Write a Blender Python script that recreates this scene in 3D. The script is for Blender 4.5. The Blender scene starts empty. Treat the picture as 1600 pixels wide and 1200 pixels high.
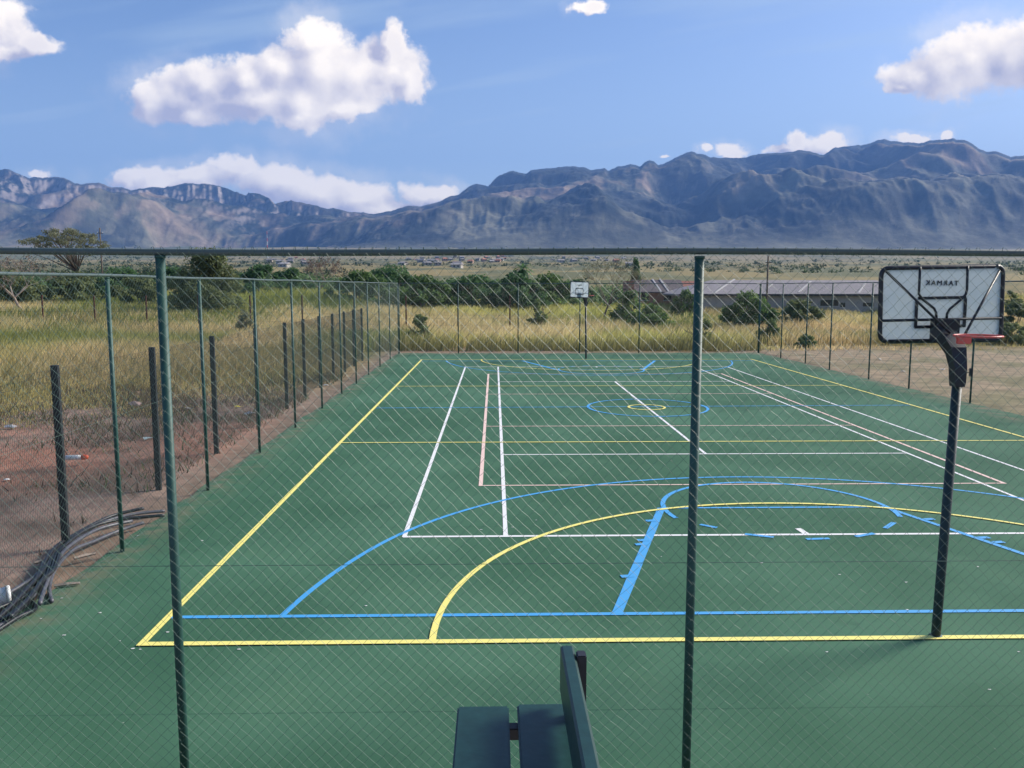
import bpy, math, random
import numpy as np
from mathutils import Vector, Matrix
random.seed(7); RNG = np.random.default_rng(11)
S = bpy.context.scene
COL = S.collection
R = math.radians

# ------------------------------------------------------------------ camera
CAM = np.array([-4.2587, -22.8504, 3.3728]); YAW, PITCH, ROLL, FPX = .0209, -.1174, .0005, 1301.1
_fw = np.array([math.sin(YAW)*math.cos(PITCH), math.cos(YAW)*math.cos(PITCH), math.sin(PITCH)])
_rt = np.array([math.cos(YAW), -math.sin(YAW), 0.0]); _up = np.cross(_rt, _fw)
_r2 = _rt*math.cos(ROLL) + _up*math.sin(ROLL); _u2 = -_rt*math.sin(ROLL) + _up*math.cos(ROLL)
cd = bpy.data.cameras.new('camera'); cam = bpy.data.objects.new('camera', cd); COL.objects.link(cam)
cd.sensor_width = 36; cd.lens = FPX/1600*36; cd.clip_end = 60000; cd.clip_start = .05
M = Matrix.Identity(4)
for i in range(3):
    M[i][0], M[i][1], M[i][2], M[i][3] = _r2[i], _u2[i], -_fw[i], CAM[i]
cam.matrix_world = M
S.camera = cam

def uv(px, py):                      # direction of a sight line, as slopes per metre of northing
    d = _fw + (px-800)/FPX*_r2 - (py-600)/FPX*_u2
    return d[0]/d[1], d[2]/d[1]
def at(px, py, Y):
    u, v = uv(px, py); D = Y-CAM[1]
    return np.array([CAM[0]+u*D, Y, CAM[2]+v*D])
def gnd(px, py, z=0.0):
    u, v = uv(px, py); D = (z-CAM[2])/v
    return np.array([CAM[0]+u*D, CAM[1]+D, z])

# ------------------------------------------------------------------ numeric noise
def _hash(ix, iy, s):
    h = (ix.astype(np.int64)*374761393 + iy.astype(np.int64)*668265263 + s*1274126177) & 0xffffffff
    h = ((h ^ (h >> 13))*1274126177) & 0xffffffff
    return ((h ^ (h >> 16)) & 0xffff)/65535.0
def vnoise(x, y, s=0):
    x = np.asarray(x, float); y = np.asarray(y, float)
    ix = np.floor(x); iy = np.floor(y); fx = x-ix; fy = y-iy
    fx = fx*fx*fx*(fx*(fx*6-15)+10); fy = fy*fy*fy*(fy*(fy*6-15)+10)
    a = _hash(ix, iy, s); b = _hash(ix+1, iy, s); c = _hash(ix, iy+1, s); d = _hash(ix+1, iy+1, s)
    return (a*(1-fx)+b*fx)*(1-fy) + (c*(1-fx)+d*fx)*fy
def fbm(x, y, o=5, s=0, g=.5):
    t = 0; a = 1; n = 0
    for k in range(o):
        t = t + a*vnoise(x*2**k+17.3*k, y*2**k-9.1*k, s+k); n += a; a *= g
    return t/n
def ridged(x, y, o=5, s=0, g=.5):
    t = 0; a = 1; n = 0
    for k in range(o):
        t = t + a*(1-np.abs(2*vnoise(x*2**k+7.7*k, y*2**k+3.1*k, s+k)-1)); n += a; a *= g
    return t/n
def sstep(a, b, x):
    t = np.clip((np.asarray(x, float)-a)/(b-a), 0, 1); return t*t*(3-2*t)

# ------------------------------------------------------------------ object helpers
def tag(o, label=None, cat=None, group=None, kind=None):
    if label: o['label'] = label
    if cat: o['category'] = cat
    if group: o['group'] = group
    if kind: o['kind'] = kind
    return o
def thing(name, label, cat, loc=(0, 0, 0), rz=0, group=None):
    o = bpy.data.objects.new(name, None); COL.objects.link(o)
    o.location = loc; o.rotation_euler = (0, 0, rz); o.empty_display_size = .2
    return tag(o, label, cat, group)
class MB:
    def __init__(s): s.v = []; s.f = []; s.m = []; s.c = []; s.mi = 0
    def add(s, vs, fs):
        b = len(s.v); s.v += [tuple(map(float, p)) for p in vs]
        s.f += [tuple(b+i for i in f) for f in fs]; s.m += [s.mi]*len(fs); return s
    def box(s, x0, y0, z0, x1, y1, z1, bev=0.0):
        if bev <= 0:
            v = [(x0,y0,z0),(x1,y0,z0),(x1,y1,z0),(x0,y1,z0),(x0,y0,z1),(x1,y0,z1),(x1,y1,z1),(x0,y1,z1)]
            return s.add(v, [(3,2,1,0),(4,5,6,7),(0,1,5,4),(1,2,6,5),(2,3,7,6),(3,0,4,7)])
        import bmesh
        bm = bmesh.new(); bmesh.ops.create_cube(bm, size=1)
        for q in bm.verts:
            q.co = Vector(((x0+x1)/2+q.co.x*(x1-x0), (y0+y1)/2+q.co.y*(y1-y0), (z0+z1)/2+q.co.z*(z1-z0)))
        bmesh.ops.bevel(bm, geom=bm.edges[:], offset=bev, segments=2, affect='EDGES')
        bm.verts.index_update()
        s.add([q.co[:] for q in bm.verts], [[q.index for q in f.verts] for f in bm.faces]); bm.free(); return s
    def tube(s, pts, rad, n=8, caps=True, closed=False):
        pts = [Vector(p) for p in pts]; k = len(pts)
        if not hasattr(rad, '__len__'): rad = [rad]*k
        vs = []; fs = []; ref = None
        for i, p in enumerate(pts):
            if closed: t = pts[(i+1) % k]-pts[i-1]
            else: t = pts[min(i+1, k-1)]-pts[max(i-1, 0)]
            t.normalize()
            if ref is None: ref = Vector((0, 0, 1)) if abs(t.z) < .9 else Vector((1, 0, 0))
            a = t.cross(ref)
            if a.length < 1e-4: a = t.cross(Vector((0.3, 1, .2)))
            a.normalize(); b = t.cross(a)
            for j in range(n):
                w = 2*math.pi*j/n; vs.append(p+(a*math.cos(w)+b*math.sin(w))*rad[i])
        for i in range(k if closed else k-1):
            i2 = (i+1) % k
            for j in range(n): fs.append((i*n+j, i*n+(j+1) % n, i2*n+(j+1) % n, i2*n+j))
        if caps and not closed:
            fs.append(tuple(range(n-1, -1, -1))); fs.append(tuple((k-1)*n+j for j in range(n)))
        return s.add(vs, fs)
    def build(s, name, mats, parent=None, smooth=False):
        me = bpy.data.meshes.new(name); me.from_pydata(s.v, [], s.f)
        mats = mats if isinstance(mats, (list, tuple)) else [mats]
        for m in mats: me.materials.append(m)
        if len(mats) > 1: me.polygons.foreach_set('material_index', s.m)
        me.polygons.foreach_set('use_smooth', [smooth]*len(s.f)); me.update()
        o = bpy.data.objects.new(name, me); COL.objects.link(o)
        if parent: o.parent = parent
        return o
def np_mesh(name, V, F, mat, smooth=False, col=None, parent=None):
    V = np.asarray(V, np.float32); F = np.asarray(F, np.int32); nf, k = F.shape
    me = bpy.data.meshes.new(name)
    me.vertices.add(len(V)); me.vertices.foreach_set('co', V.ravel())
    me.loops.add(nf*k); me.loops.foreach_set('vertex_index', F.ravel())
    me.polygons.add(nf); me.polygons.foreach_set('loop_start', np.arange(0, nf*k, k, dtype=np.int32))
    try: me.polygons.foreach_set('loop_total', np.full(nf, k, np.int32))
    except Exception: pass
    me.polygons.foreach_set('use_smooth', np.full(nf, smooth))
    if col is not None:
        a = me.color_attributes.new('tint', 'FLOAT_COLOR', 'POINT')
        c4 = np.ones((len(V), 4), np.float32); c4[:, :3] = col; a.data.foreach_set('color', c4.ravel())
    me.materials.append(mat); me.update(); me.validate()
    o = bpy.data.objects.new(name, me); COL.objects.link(o)
    if parent: o.parent = parent
    return o
def copy_tree(o, parent=None):
    c = o.copy(); COL.objects.link(c)
    if parent: c.parent = parent
    for ch in list(o.children): copy_tree(ch, c)
    return c

# ------------------------------------------------------------------ materials
def newmat(name):
    m = bpy.data.materials.new(name); m.use_nodes = True
    nt = m.node_tree; b = nt.nodes['Principled BSDF']; return m, nt, b
def pm(name, col, rough=.6, var=.12, scale=6, metal=0.0, bump=0.0, spec=.5):
    m, nt, b = newmat(name)
    tc = nt.nodes.new('ShaderNodeTexCoord'); nz = nt.nodes.new('ShaderNodeTexNoise')
    nz.inputs['Scale'].default_value = scale; nz.inputs['Detail'].default_value = 6
    nt.links.new(tc.outputs['Object'], nz.inputs['Vector'])
    mx = nt.nodes.new('ShaderNodeMix'); mx.data_type = 'RGBA'
    mx.inputs[6].default_value = (*[c*(1-var) for c in col], 1); mx.inputs[7].default_value = (*[min(1, c*(1+var)) for c in col], 1)
    nt.links.new(nz.outputs['Fac'], mx.inputs[0]); nt.links.new(mx.outputs[2], b.inputs['Base Color'])
    b.inputs['Roughness'].default_value = rough; b.inputs['Metallic'].default_value = metal
    b.inputs['Specular IOR Level'].default_value = spec
    if bump:
        bp = nt.nodes.new('ShaderNodeBump'); bp.inputs['Strength'].default_value = bump; bp.inputs['Distance'].default_value = .02
        nt.links.new(nz.outputs['Fac'], bp.inputs['Height']); nt.links.new(bp.outputs['Normal'], b.inputs['Normal'])
    return m
def tintmat(name, rough=.8, nscale=.8, var=.25, trans=0.0, bump=0.0, detail=8, spec=.2):
    """colour comes from the mesh's own tint attribute, broken up by noise"""
    m, nt, b = newmat(name); L = nt.links
    at_ = nt.nodes.new('ShaderNodeVertexColor'); at_.layer_name = 'tint'
    g = nt.nodes.new('ShaderNodeNewGeometry'); nz = nt.nodes.new('ShaderNodeTexNoise')
    nz.inputs['Scale'].default_value = nscale; nz.inputs['Detail'].default_value = detail; nz.inputs['Roughness'].default_value = .65
    L.new(g.outputs['Position'], nz.inputs['Vector'])
    mr = nt.nodes.new('ShaderNodeMapRange'); mr.inputs[1].default_value = .3; mr.inputs[2].default_value = .7
    mr.inputs[3].default_value = 1-var; mr.inputs[4].default_value = 1+var
    L.new(nz.outputs['Fac'], mr.inputs[0])
    mu = nt.nodes.new('ShaderNodeVectorMath'); mu.operation = 'SCALE'
    L.new(at_.outputs['Color'], mu.inputs[0]); L.new(mr.outputs[0], mu.inputs['Scale'])
    L.new(mu.outputs[0], b.inputs['Base Color']); b.inputs['Roughness'].default_value = rough
    b.inputs['Specular IOR Level'].default_value = spec
    if bump:
        bp = nt.nodes.new('ShaderNodeBump'); bp.inputs['Strength'].default_value = .6; bp.inputs['Distance'].default_value = bump
        L.new(nz.outputs['Fac'], bp.inputs['Height']); L.new(bp.outputs['Normal'], b.inputs['Normal'])
    if trans:
        t = nt.nodes.new('ShaderNodeBsdfTranslucent'); L.new(mu.outputs[0], t.inputs['Color'])
        ms = nt.nodes.new('ShaderNodeMixShader'); ms.inputs[0].default_value = trans
        out = nt.nodes['Material Output']
        L.new(b.outputs[0], ms.inputs[1]); L.new(t.outputs[0], ms.inputs[2]); L.new(ms.outputs[0], out.inputs['Surface'])
    return m
POST = pm('green_post_paint', (.018, .072, .060), .58, .45, 11)
RAIL = pm('green_rail_paint', (.075, .105, .10), .45, .25, 5)
WIRE = pm('green_coated_wire', (.09, .15, .12), .45, .2, 3)
DARKST = pm('charcoal_steel', (.018, .019, .026), .5, .3, 8)
BLACKP = pm('black_plastic', (.012, .013, .020), .45, .25, 7)
RUST = pm('rusty_steel', (.10, .035, .025), .8, .4, 12)
CONC = pm('concrete', (.33, .31, .28), .85, .2, 2, bump=.3)
SEAT = pm('dark_teal_plank', (.009, .043, .038), .42, .4, 22, bump=.06)
RED = pm('red_ring_paint', (.75, .12, .10), .45, .2, 9)
PIPE = pm('grey_black_conduit', (.085, .085, .105), .42, .4, 14)
WHITEP = pm('white_plastic', (.75, .76, .72), .5, .1, 6)
BARK = pm('bark', (.13, .10, .075), .9, .35, 5)
PALEBARK = pm('pale_bark', (.34, .27, .22), .9, .25, 4)
TWIG = pm('dry_twig', (.20, .13, .11), .9, .3, 3)
LEAF = tintmat('leaf', .6, 2.5, .3, .45)
GRASSM = tintmat('dry_grass_blade', .7, .35, .2, .5)
GROUNDM = tintmat('ground_soil', .95, 1.3, .38, 0, .05, 12)
HILLM = tintmat('hill_slope', .95, .016, .38, 0, 10, 14)

# ------------------------------------------------------------------ world: sky with clouds
SUN_AZ, SUN_EL = R(66), R(33)        # azimuth east of the court's long axis
EXPO = .62
w = bpy.data.worlds.new('World'); S.world = w; w.use_nodes = True
nt = w.node_tree; N = nt.nodes; L = nt.links
bg = N['Background']; STR = .100; bg.inputs['Strength'].default_value = STR
sky = N.new('ShaderNodeTexSky'); sky.sky_type = 'NISHITA'; sky.sun_disc = False
sky.sun_elevation = SUN_EL; sky.sun_rotation = SUN_AZ; sky.air_density = 1.0; sky.dust_density = 1.6; sky.ozone_density = 2.0; sky.altitude = 600
tc = N.new('ShaderNodeTexCoord')
def math_node(tree, op, a, b=None, c=None, clamp=False):
    n = tree.nodes.new('ShaderNodeMath'); n.operation = op; n.use_clamp = clamp
    for i, q in enumerate((a, b, c)):
        if q is None: continue
        if isinstance(q, (int, float)): n.inputs[i].default_value = q
        else: tree.links.new(q, n.inputs[i])
    return n.outputs[0]
sep = N.new('ShaderNodeSeparateXYZ'); L.new(tc.outputs['Generated'], sep.inputs[0])
yy = math_node(nt, 'MAXIMUM', sep.outputs[1], .08)
U = math_node(nt, 'DIVIDE', sep.outputs[0], yy); V = math_node(nt, 'DIVIDE', sep.outputs[2], yy)
BLOBS = [(285,150,66,36),(238,158,34,30),(325,130,42,30),(300,176,50,18),(390,122,40,28),(395,158,60,28),(470,160,50,42),
 (488,66,36,34),(505,110,55,58),(560,118,60,46),(618,72,17,34),(612,112,52,36),(648,128,18,30),(540,168,45,20),(468,186,34,18),(440,108,36,30),
 (5,42,38,44),(52,72,36,15),(10,80,45,14),
 (1432,120,42,26),(1480,108,58,44),(1520,92,66,46),(1575,88,80,50),(1650,85,90,46),(1402,136,20,12),
 (250,286,70,20),(310,276,46,18),(368,262,36,20),(430,285,60,28),(500,300,70,26),(560,310,50,22),(200,286,30,9),(662,302,34,20),(692,300,26,15),
 (58,271,18,8),(600,325,80,14),
 (1140,237,24,12),(1100,235,9,7),(1242,222,20,20),(1288,224,34,14),(1228,236,30,9),(1424,215,30,9),(1486,212,11,7),(920,12,24,12),(1035,249,5,3)]
def blob_group():
    g = bpy.data.node_groups.new('cloud_density', 'ShaderNodeTree')
    g.interface.new_socket('P', in_out='INPUT', socket_type='NodeSocketVector')
    g.interface.new_socket('D', in_out='OUTPUT', socket_type='NodeSocketFloat'); g.interface.new_socket('Smooth', in_out='OUTPUT', socket_type='NodeSocketFloat')
    gi = g.nodes.new('NodeGroupInput'); go = g.nodes.new('NodeGroupOutput')
    # billow: warp the position, then measure against soft ellipses
    nz = g.nodes.new('ShaderNodeTexNoise'); nz.inputs['Scale'].default_value = 26; nz.inputs['Detail'].default_value = 7; nz.inputs['Roughness'].default_value = .58
    g.links.new(gi.outputs[0], nz.inputs['Vector'])
    wv = g.nodes.new('ShaderNodeVectorMath'); wv.operation = 'MULTIPLY_ADD'
    wv.inputs[1].default_value = (.05, .034, 0); wv.inputs[2].default_value = (-.025, -.017, 0)
    g.links.new(nz.outputs['Color'], wv.inputs[0])
    ad = g.nodes.new('ShaderNodeVectorMath'); ad.operation = 'ADD'
    g.links.new(gi.outputs[0], ad.inputs[0]); g.links.new(wv.outputs[0], ad.inputs[1])
    cur = None
    for (x, y, a, b) in BLOBS:
        u, v = uv(x, y); ru = a*1.25/FPX; rv = b*1.25/FPX
        q = g.nodes.new('ShaderNodeVectorMath'); q.operation = 'MULTIPLY_ADD'
        q.inputs[1].default_value = (1/ru, 1/rv, 0); q.inputs[2].default_value = (-u/ru, -v/rv, 0)
        g.links.new(ad.outputs[0], q.inputs[0])
        le = g.nodes.new('ShaderNodeVectorMath'); le.operation = 'LENGTH'; g.links.new(q.outputs[0], le.inputs[0])
        if cur is None: cur = le.outputs['Value']
        else:
            mn = g.nodes.new('ShaderNodeMath'); mn.operation = 'SMOOTH_MIN'; mn.inputs[2].default_value = .22
            g.links.new(cur, mn.inputs[0]); g.links.new(le.outputs['Value'], mn.inputs[1]); cur = mn.outputs[0]
    n2 = g.nodes.new('ShaderNodeTexNoise'); n2.inputs['Scale'].default_value = 75; n2.inputs['Detail'].default_value = 7; n2.inputs['Roughness'].default_value = .6
    g.links.new(gi.outputs[0], n2.inputs['Vector'])
    d0 = math_node(g, 'SUBTRACT', 1.0, cur); g.links.new(math_node(g, 'MULTIPLY_ADD', n2.outputs['Fac'], .05, d0), go.inputs[1]); d = math_node(g, 'MULTIPLY_ADD', n2.outputs['Fac'], .62, d0); d = math_node(g, 'SUBTRACT', d, .31)
    n3 = g.nodes.new('ShaderNodeTexNoise'); n3.inputs['Scale'].default_value = 13; n3.inputs['Detail'].default_value = 4; g.links.new(gi.outputs[0], n3.inputs['Vector'])
    d = math_node(g, 'MULTIPLY_ADD', n3.outputs['Fac'], .55, d); d = math_node(g, 'SUBTRACT', d, .28)
    g.links.new(d, go.inputs[0]); return g
CG = blob_group()
def dens(du, dv):
    c = N.new('ShaderNodeCombineXYZ')
    L.new(U if du == 0 else math_node(nt, 'ADD', U, du), c.inputs[0]); L.new(V if dv == 0 else math_node(nt, 'ADD', V, dv), c.inputs[1])
    n = N.new('ShaderNodeGroup'); n.node_tree = CG; L.new(c.outputs[0], n.inputs[0]); return n
N0 = dens(0, 0); N1 = dens(.017, .014); D0 = N0.outputs[0]; S0 = N0.outputs[1]; S1 = N1.outputs[1]
def maprange(tree, x, a, b, c=0, d=1, typ='SMOOTHSTEP'):
    n = tree.nodes.new('ShaderNodeMapRange'); n.interpolation_type = typ
    for i, q in enumerate((x, a, b, c, d)):
        if isinstance(q, (int, float)): n.inputs[i].default_value = q
        else: tree.links.new(q, n.inputs[i])
    return n.outputs[0]
alpha = maprange(nt, D0, -.08, .36)
bn = N.new('ShaderNodeTexNoise'); bn.inputs['Scale'].default_value = 9; bn.inputs['Detail'].default_value = 3
bc = N.new('ShaderNodeCombineXYZ'); L.new(U, bc.inputs[0]); L.new(V, bc.inputs[1]); bc.inputs[2].default_value = 4.2; L.new(bc.outputs[0], bn.inputs['Vector'])
wisp = math_node(nt, 'MULTIPLY', maprange(nt, D0, -.75, .1), .26)
wisp = math_node(nt, 'MULTIPLY', wisp, maprange(nt, bn.outputs['Fac'], .42, .62))
alpha = math_node(nt, 'MAXIMUM', alpha, wisp)
front = maprange(nt, sep.outputs[1], .1, .2)
alpha = math_node(nt, 'MULTIPLY', alpha, front)
lit = math_node(nt, 'MULTIPLY_ADD', math_node(nt, 'SUBTRACT', D0, N1.outputs[0]), .16, math_node(nt, 'SUBTRACT', S0, S1))
lit = maprange(nt, lit, -.48, .62, 0, 1, 'LINEAR')
edge = maprange(nt, D0, .05, .7, .20, 0)           # thin rims glow, the sun stands behind them
toward = maprange(nt, U, -.5, .62, -.02, .20, 'LINEAR')
lit = math_node(nt, 'ADD', lit, maprange(nt, bn.outputs['Fac'], .36, .64, -.30, .22))
lit = math_node(nt, 'ADD', math_node(nt, 'ADD', lit, edge), toward, clamp=True)
K = 1/(STR*2**EXPO)
cm = N.new('ShaderNodeMix'); cm.data_type = 'RGBA'
cm.inputs[6].default_value = (.66*K, .62*K, .72*K, 1); cm.inputs[7].default_value = (1.66*K, 1.48*K, 1.22*K, 1)
L.new(lit, cm.inputs[0])
# thin high streaks
cc = N.new('ShaderNodeCombineXYZ'); L.new(math_node(nt, 'MULTIPLY', U, 2.2), cc.inputs[0])
L.new(math_node(nt, 'MULTIPLY', math_node(nt, 'MULTIPLY_ADD', U, -.16, V), 20), cc.inputs[1])
cn = N.new('ShaderNodeTexNoise'); cn.inputs['Scale'].default_value = 1.0; cn.inputs['Detail'].default_value = 5; L.new(cc.outputs[0], cn.inputs['Vector'])
streak = math_node(nt, 'MULTIPLY', maprange(nt, cn.outputs['Fac'], .42, .78), .62)
streak = math_node(nt, 'MULTIPLY', streak, math_node(nt, 'MULTIPLY', front, maprange(nt, V, .5, .18)))
veil = math_node(nt, 'MULTIPLY', maprange(nt, V, .33, .10), .34)
streak = math_node(nt, 'MAXIMUM', streak, math_node(nt, 'MULTIPLY', veil, front))
tint = N.new('ShaderNodeMix'); tint.data_type = 'RGBA'; tint.blend_type = 'MULTIPLY'; tint.inputs[0].default_value = 1
L.new(sky.outputs[0], tint.inputs[6]); tint.inputs[7].default_value = (.95, .985, 1.10, 1)
m1 = N.new('ShaderNodeMix'); m1.data_type = 'RGBA'; L.new(streak, m1.inputs[0]); L.new(tint.outputs[2], m1.inputs[6]); m1.inputs[7].default_value = (.66*K, .82*K, .95*K, 1)
m2 = N.new('ShaderNodeMix'); m2.data_type = 'RGBA'; L.new(alpha, m2.inputs[0]); L.new(m1.outputs[2], m2.inputs[6]); L.new(cm.outputs[2], m2.inputs[7])
L.new(m2.outputs[2], bg.inputs['Color'])
w.cycles.sampling_method = 'MANUAL'; w.cycles.sample_map_resolution = 512

sl = bpy.data.lights.new('sun', 'SUN'); so = bpy.data.objects.new('sun', sl); COL.objects.link(so)
sl.energy = 4.7; sl.angle = R(17); sl.color = (1, .93, .82)
sd = Vector((math.sin(SUN_AZ)*math.cos(SUN_EL), math.cos(SUN_AZ)*math.cos(SUN_EL), math.sin(SUN_EL)))
so.rotation_euler = sd.to_track_quat('Z', 'Y').to_euler(); so.location = (40, 30, 60)
vs = S.view_settings; vs.view_transform = 'Standard'; vs.look = 'None'; vs.exposure = EXPO; vs.gamma = 1; vs.use_curve_mapping = False

# ------------------------------------------------------------------ terrain
def zt(x, y):
    D = np.maximum(np.asarray(y, float)-CAM[1], 0)
    KD = [0, 36, 44, 55, 80, 105, 170, 300, 800, 1500, 3500, 9500]
    zc = np.interp(D, KD, [-.06, -.06, -.03, .14, 1.1, 1.75, 3.1, 6.2, 23, 50, 160, 170])
    zl = np.interp(D, KD, [-.06, -.06, .16, .62, 1.95, 2.5, 3.4, 6.2, 23, 50, 160, 170])
    zr_ = np.interp(D, KD, [-.06, -.06, -.04, .04, .5, 1.2, 2.9, 6.2, 23, 50, 160, 170])
    lf = sstep(-10, -26, x); rf_ = sstep(1, 9, x); z = zc*(1-lf-rf_)+zl*lf+zr_*rf_
    n = (fbm(np.asarray(x)*.05, np.asarray(y)*.05, 4, 3)-.5)
    far = sstep(20, 60, D)*sstep(0, 1, 1)
    side = sstep(11.5, 20, np.abs(np.asarray(x, float)))
    amp = np.maximum(sstep(46, 70, D), side*.35)
    return z + n*np.minimum(amp*(.6+D*.006), 30)
def axis(fine0, fine1, st, lo, hi, gr=1.09):
    a = list(np.arange(fine0, fine1+1e-6, st)); q = st; x = a[-1]
    while x < hi: q *= gr; x += q; a.append(min(x, hi))
    q = st; x = a[0]; b = []
    while x > lo: q *= gr; x -= q; b.append(max(x, lo))
    return np.array(b[::-1]+a)
gx = axis(-32, 26, .5, -7600, 7600); gy = axis(-26, 46, .5, -150, 8800, 1.05)
GX, GY = np.meshgrid(gx, gy); GZ = zt(GX, GY)
def ground_colour(x, y):
    D = np.hypot(x-CAM[0], y-CAM[1])
    n1 = fbm(x*.16, y*.16, 5, 21); n2 = fbm(x*.55, y*.55, 5, 31); n3 = fbm(x*.02, y*.012, 4, 41)
    straw = np.array([.23, .165, .06]); red = np.array([.33, .155, .10]); brown = np.array([.25, .17, .13]); green = np.array([.085, .105, .04]); pale = np.array([.36, .25, .19])
    c = np.empty(x.shape+(3,)); c[:] = straw
    def mixin(col, m):
        m = np.clip(m, 0, 1)[..., None]; c[:] = c*(1-m)+col*m
    mixin(green, sstep(.45, .65, n1)*.7)
    near_l = sstep(-17, -13.2, x)*sstep(8, -3, y)*(x < 0)
    mixin(brown, np.maximum(near_l, sstep(9, 0, y)*(x < 0)))
    mixin(red, sstep(.42, .58, n1+.28*sstep(-11, -15, x)*sstep(-4, -9, y)-.05)*sstep(4, -6, y)*(x < -9.2)*.9)
    mixin(np.array([.11, .08, .06]), sstep(.52, .68, fbm(x*.9, y*.9, 5, 71))*sstep(6, -2, y)*(x < -10)*.75)
    mixin(pale, sstep(-10.3, -9.6, x)*(x < 0)*sstep(26, 18, y)*.75)
    mixin(np.array([.30, .23, .155]), (x > 8)*sstep(24.5, 20.5, y+2.5*(n2-.5)+(x-14)*.08)*sstep(60, 40, x)*(.65+.5*n2))
    mixin(np.array([.15, .145, .065]), (x > 9)*sstep(.42, .60, n2*.6+n1*.4)*.7)
    mixin(np.array([.20, .14, .10]), sstep(20.8, 19.6, y)*(np.abs(x) < 10)*.9)
    far = sstep(130, 260, D)
    mixin(np.array([.25, .20, .085]), far*.9)
    mixin(np.array([.10, .115, .055]), far*sstep(.42, .6, n3)*.85)
    mixin(np.array([.15, .16, .085]), sstep(700, 1800, D)*.8)
    mixin(np.array([.26, .21, .11]), sstep(600, 1500, D)*sstep(.48, .66, fbm(x*.004, y*.0025, 5, 51))*.9)
    mixin(np.array([.07, .085, .045]), sstep(300, 700, D)*sstep(.55, .68, fbm(x*.02, y*.006, 5, 61))*.75)
    return c
def grid_faces(ny, nx):
    i = np.arange(ny-1)[:, None]*nx+np.arange(nx-1)[None]
    return np.stack([i, i+1, i+nx+1, i+nx], -1).reshape(-1, 4)
g = np_mesh('ground', np.stack([GX, GY, GZ], -1).reshape(-1, 3), grid_faces(*GX.shape), GROUNDM, True, ground_colour(GX, GY).reshape(-1, 3))
tag(g, kind='structure')

SIL = [(-500,300),(-300,272),(-120,282),(-40,270),(0,265),(15,265),(25,270),(45,278),(55,277),(75,277),(90,276),(100,278),(115,286),(125,288),(140,286),(155,286),(165,290),(175,293),(190,293),(205,297),(215,295),(235,292),(255,293),(270,290),(290,287),(310,287),(325,288),(340,290),(360,296),(378,303),(384,306),(388,300),(395,301),(410,305),(423,312),(430,319),(440,316),(455,313),(465,315),(480,319),(500,323),(510,326),(520,324),(535,328),(548,333),(560,332),(580,334),(595,332),(610,330),(630,324),(640,321),(655,322),(670,320),(690,313),(703,307),(715,305),(725,297),(735,290),(745,287),(755,290),(762,291),(770,284),(780,274),(795,268),(803,267),(815,270),(822,272),(830,266),(845,264),(860,262),(880,260),(895,260),(910,262),(925,265),(935,264),(945,262),(950,266),(955,264),(965,260),(980,258),(985,256),(995,259),(1000,261),(1006,255),(1015,250),(1022,252),(1028,258),(1035,256),(1045,252),(1060,244),(1072,238),(1080,236),(1088,240),(1100,242),(1110,245),(1125,247),(1140,246),(1155,247),(1165,247),(1175,243),(1185,241),(1195,240),(1215,239),(1235,237),(1250,235),(1265,236),(1280,241),(1290,240),(1305,231),(1320,229),(1345,226),(1360,224),(1372,219),(1382,217),(1395,220),(1410,222),(1430,223),(1445,222),(1460,219),(1475,218),(1490,216),(1505,219),(1520,224),(1530,232),(1540,236),(1560,237),(1580,246),(1590,243),(1600,243),(1680,255),(1780,240),(1900,262),(2100,250)]
su = np.array([uv(*p)[0] for p in SIL]); sv = np.array([uv(*p)[1] for p in SIL])
DF = 3300.0
HU = np.linspace(su[0], su[-1], 1300); HD = np.concatenate([np.linspace(DF-350, 7000, 250), np.linspace(7040, 8400, 14)])
UU, DD = np.meshgrid(HU, HD)
vr = np.interp(UU, su, sv)+.0030*(fbm(UU*150, UU*0+.5, 4, 73)-.5); _k = np.hanning(91); _k /= _k.sum(); vrs = np.convolve(np.pad(vr[0], 45, 'edge'), _k, 'valid')[None, :]+0*UU
right = sstep(-.10, .06, UU)
dr = 6300 + 450*right*0 + 420*(fbm(UU*5, UU*0+.5, 3, 71)-.5)*2 - 500*(1-right)
s_ = (DD-DF)/(dr-DF)
zf = np.interp(DD, [3000, 3500, 9500], [128, 158, 168])
sc_ = np.clip(s_, 0, 1)
prof_r = .62*sc_+.26*sstep(.0, .42, sc_)+.12*sstep(.72, 1.0, sc_)
prof_l = .22*sstep(0, .45, sc_)+.36*sc_+.42*sstep(.66, .97, sc_)
prof = prof_l*(1-right)+prof_r*right
_b = sstep(.80, .97, sc_); zr = CAM[2]+(vrs*(1-_b)+vr*_b)*dr
z = zf+(zr-zf)*prof
bell = sstep(0, .22, sc_)*sstep(1.0, .72, sc_)
xw = CAM[0]+UU*DD
wx = 620*(fbm(xw/1500, DD/1500, 4, 91)-.5); wy = 620*(fbm(xw/1500+31, DD/1500+7, 4, 92)-.5)
big = ridged((xw+wx)/1250, (DD+wy)/2100, 2, 101, .45)
mid = ridged((xw+wx*.8)/560, (DD+wy*.8)/900, 3, 111, .5)
fine = ridged((xw+wx*.4)/210, (DD+wy*.4)/330, 4, 113, .55)
knoll = fbm((xw+wx*.5)/900, (DD+wy*.5)/900, 4, 121)-.5
cliff = ridged(UU*52+wx/300, DD/700, 4, 131)-.5
amp = (.66*right+.85*(1-right))*(zr-zf)
z = z + bell*amp*(.95*(big-.62)+.26*(mid-.6)+(.08+.08*sstep(.5, .1, sc_))*(fine-.6)+1.05*knoll)
z = z + (1-right)*sstep(.6, .8, sc_)*sstep(1.0, .93, sc_)*70*cliff + right*sstep(.55, .9, sc_)*sstep(1, .95, sc_)*26*(fine-.5)
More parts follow.
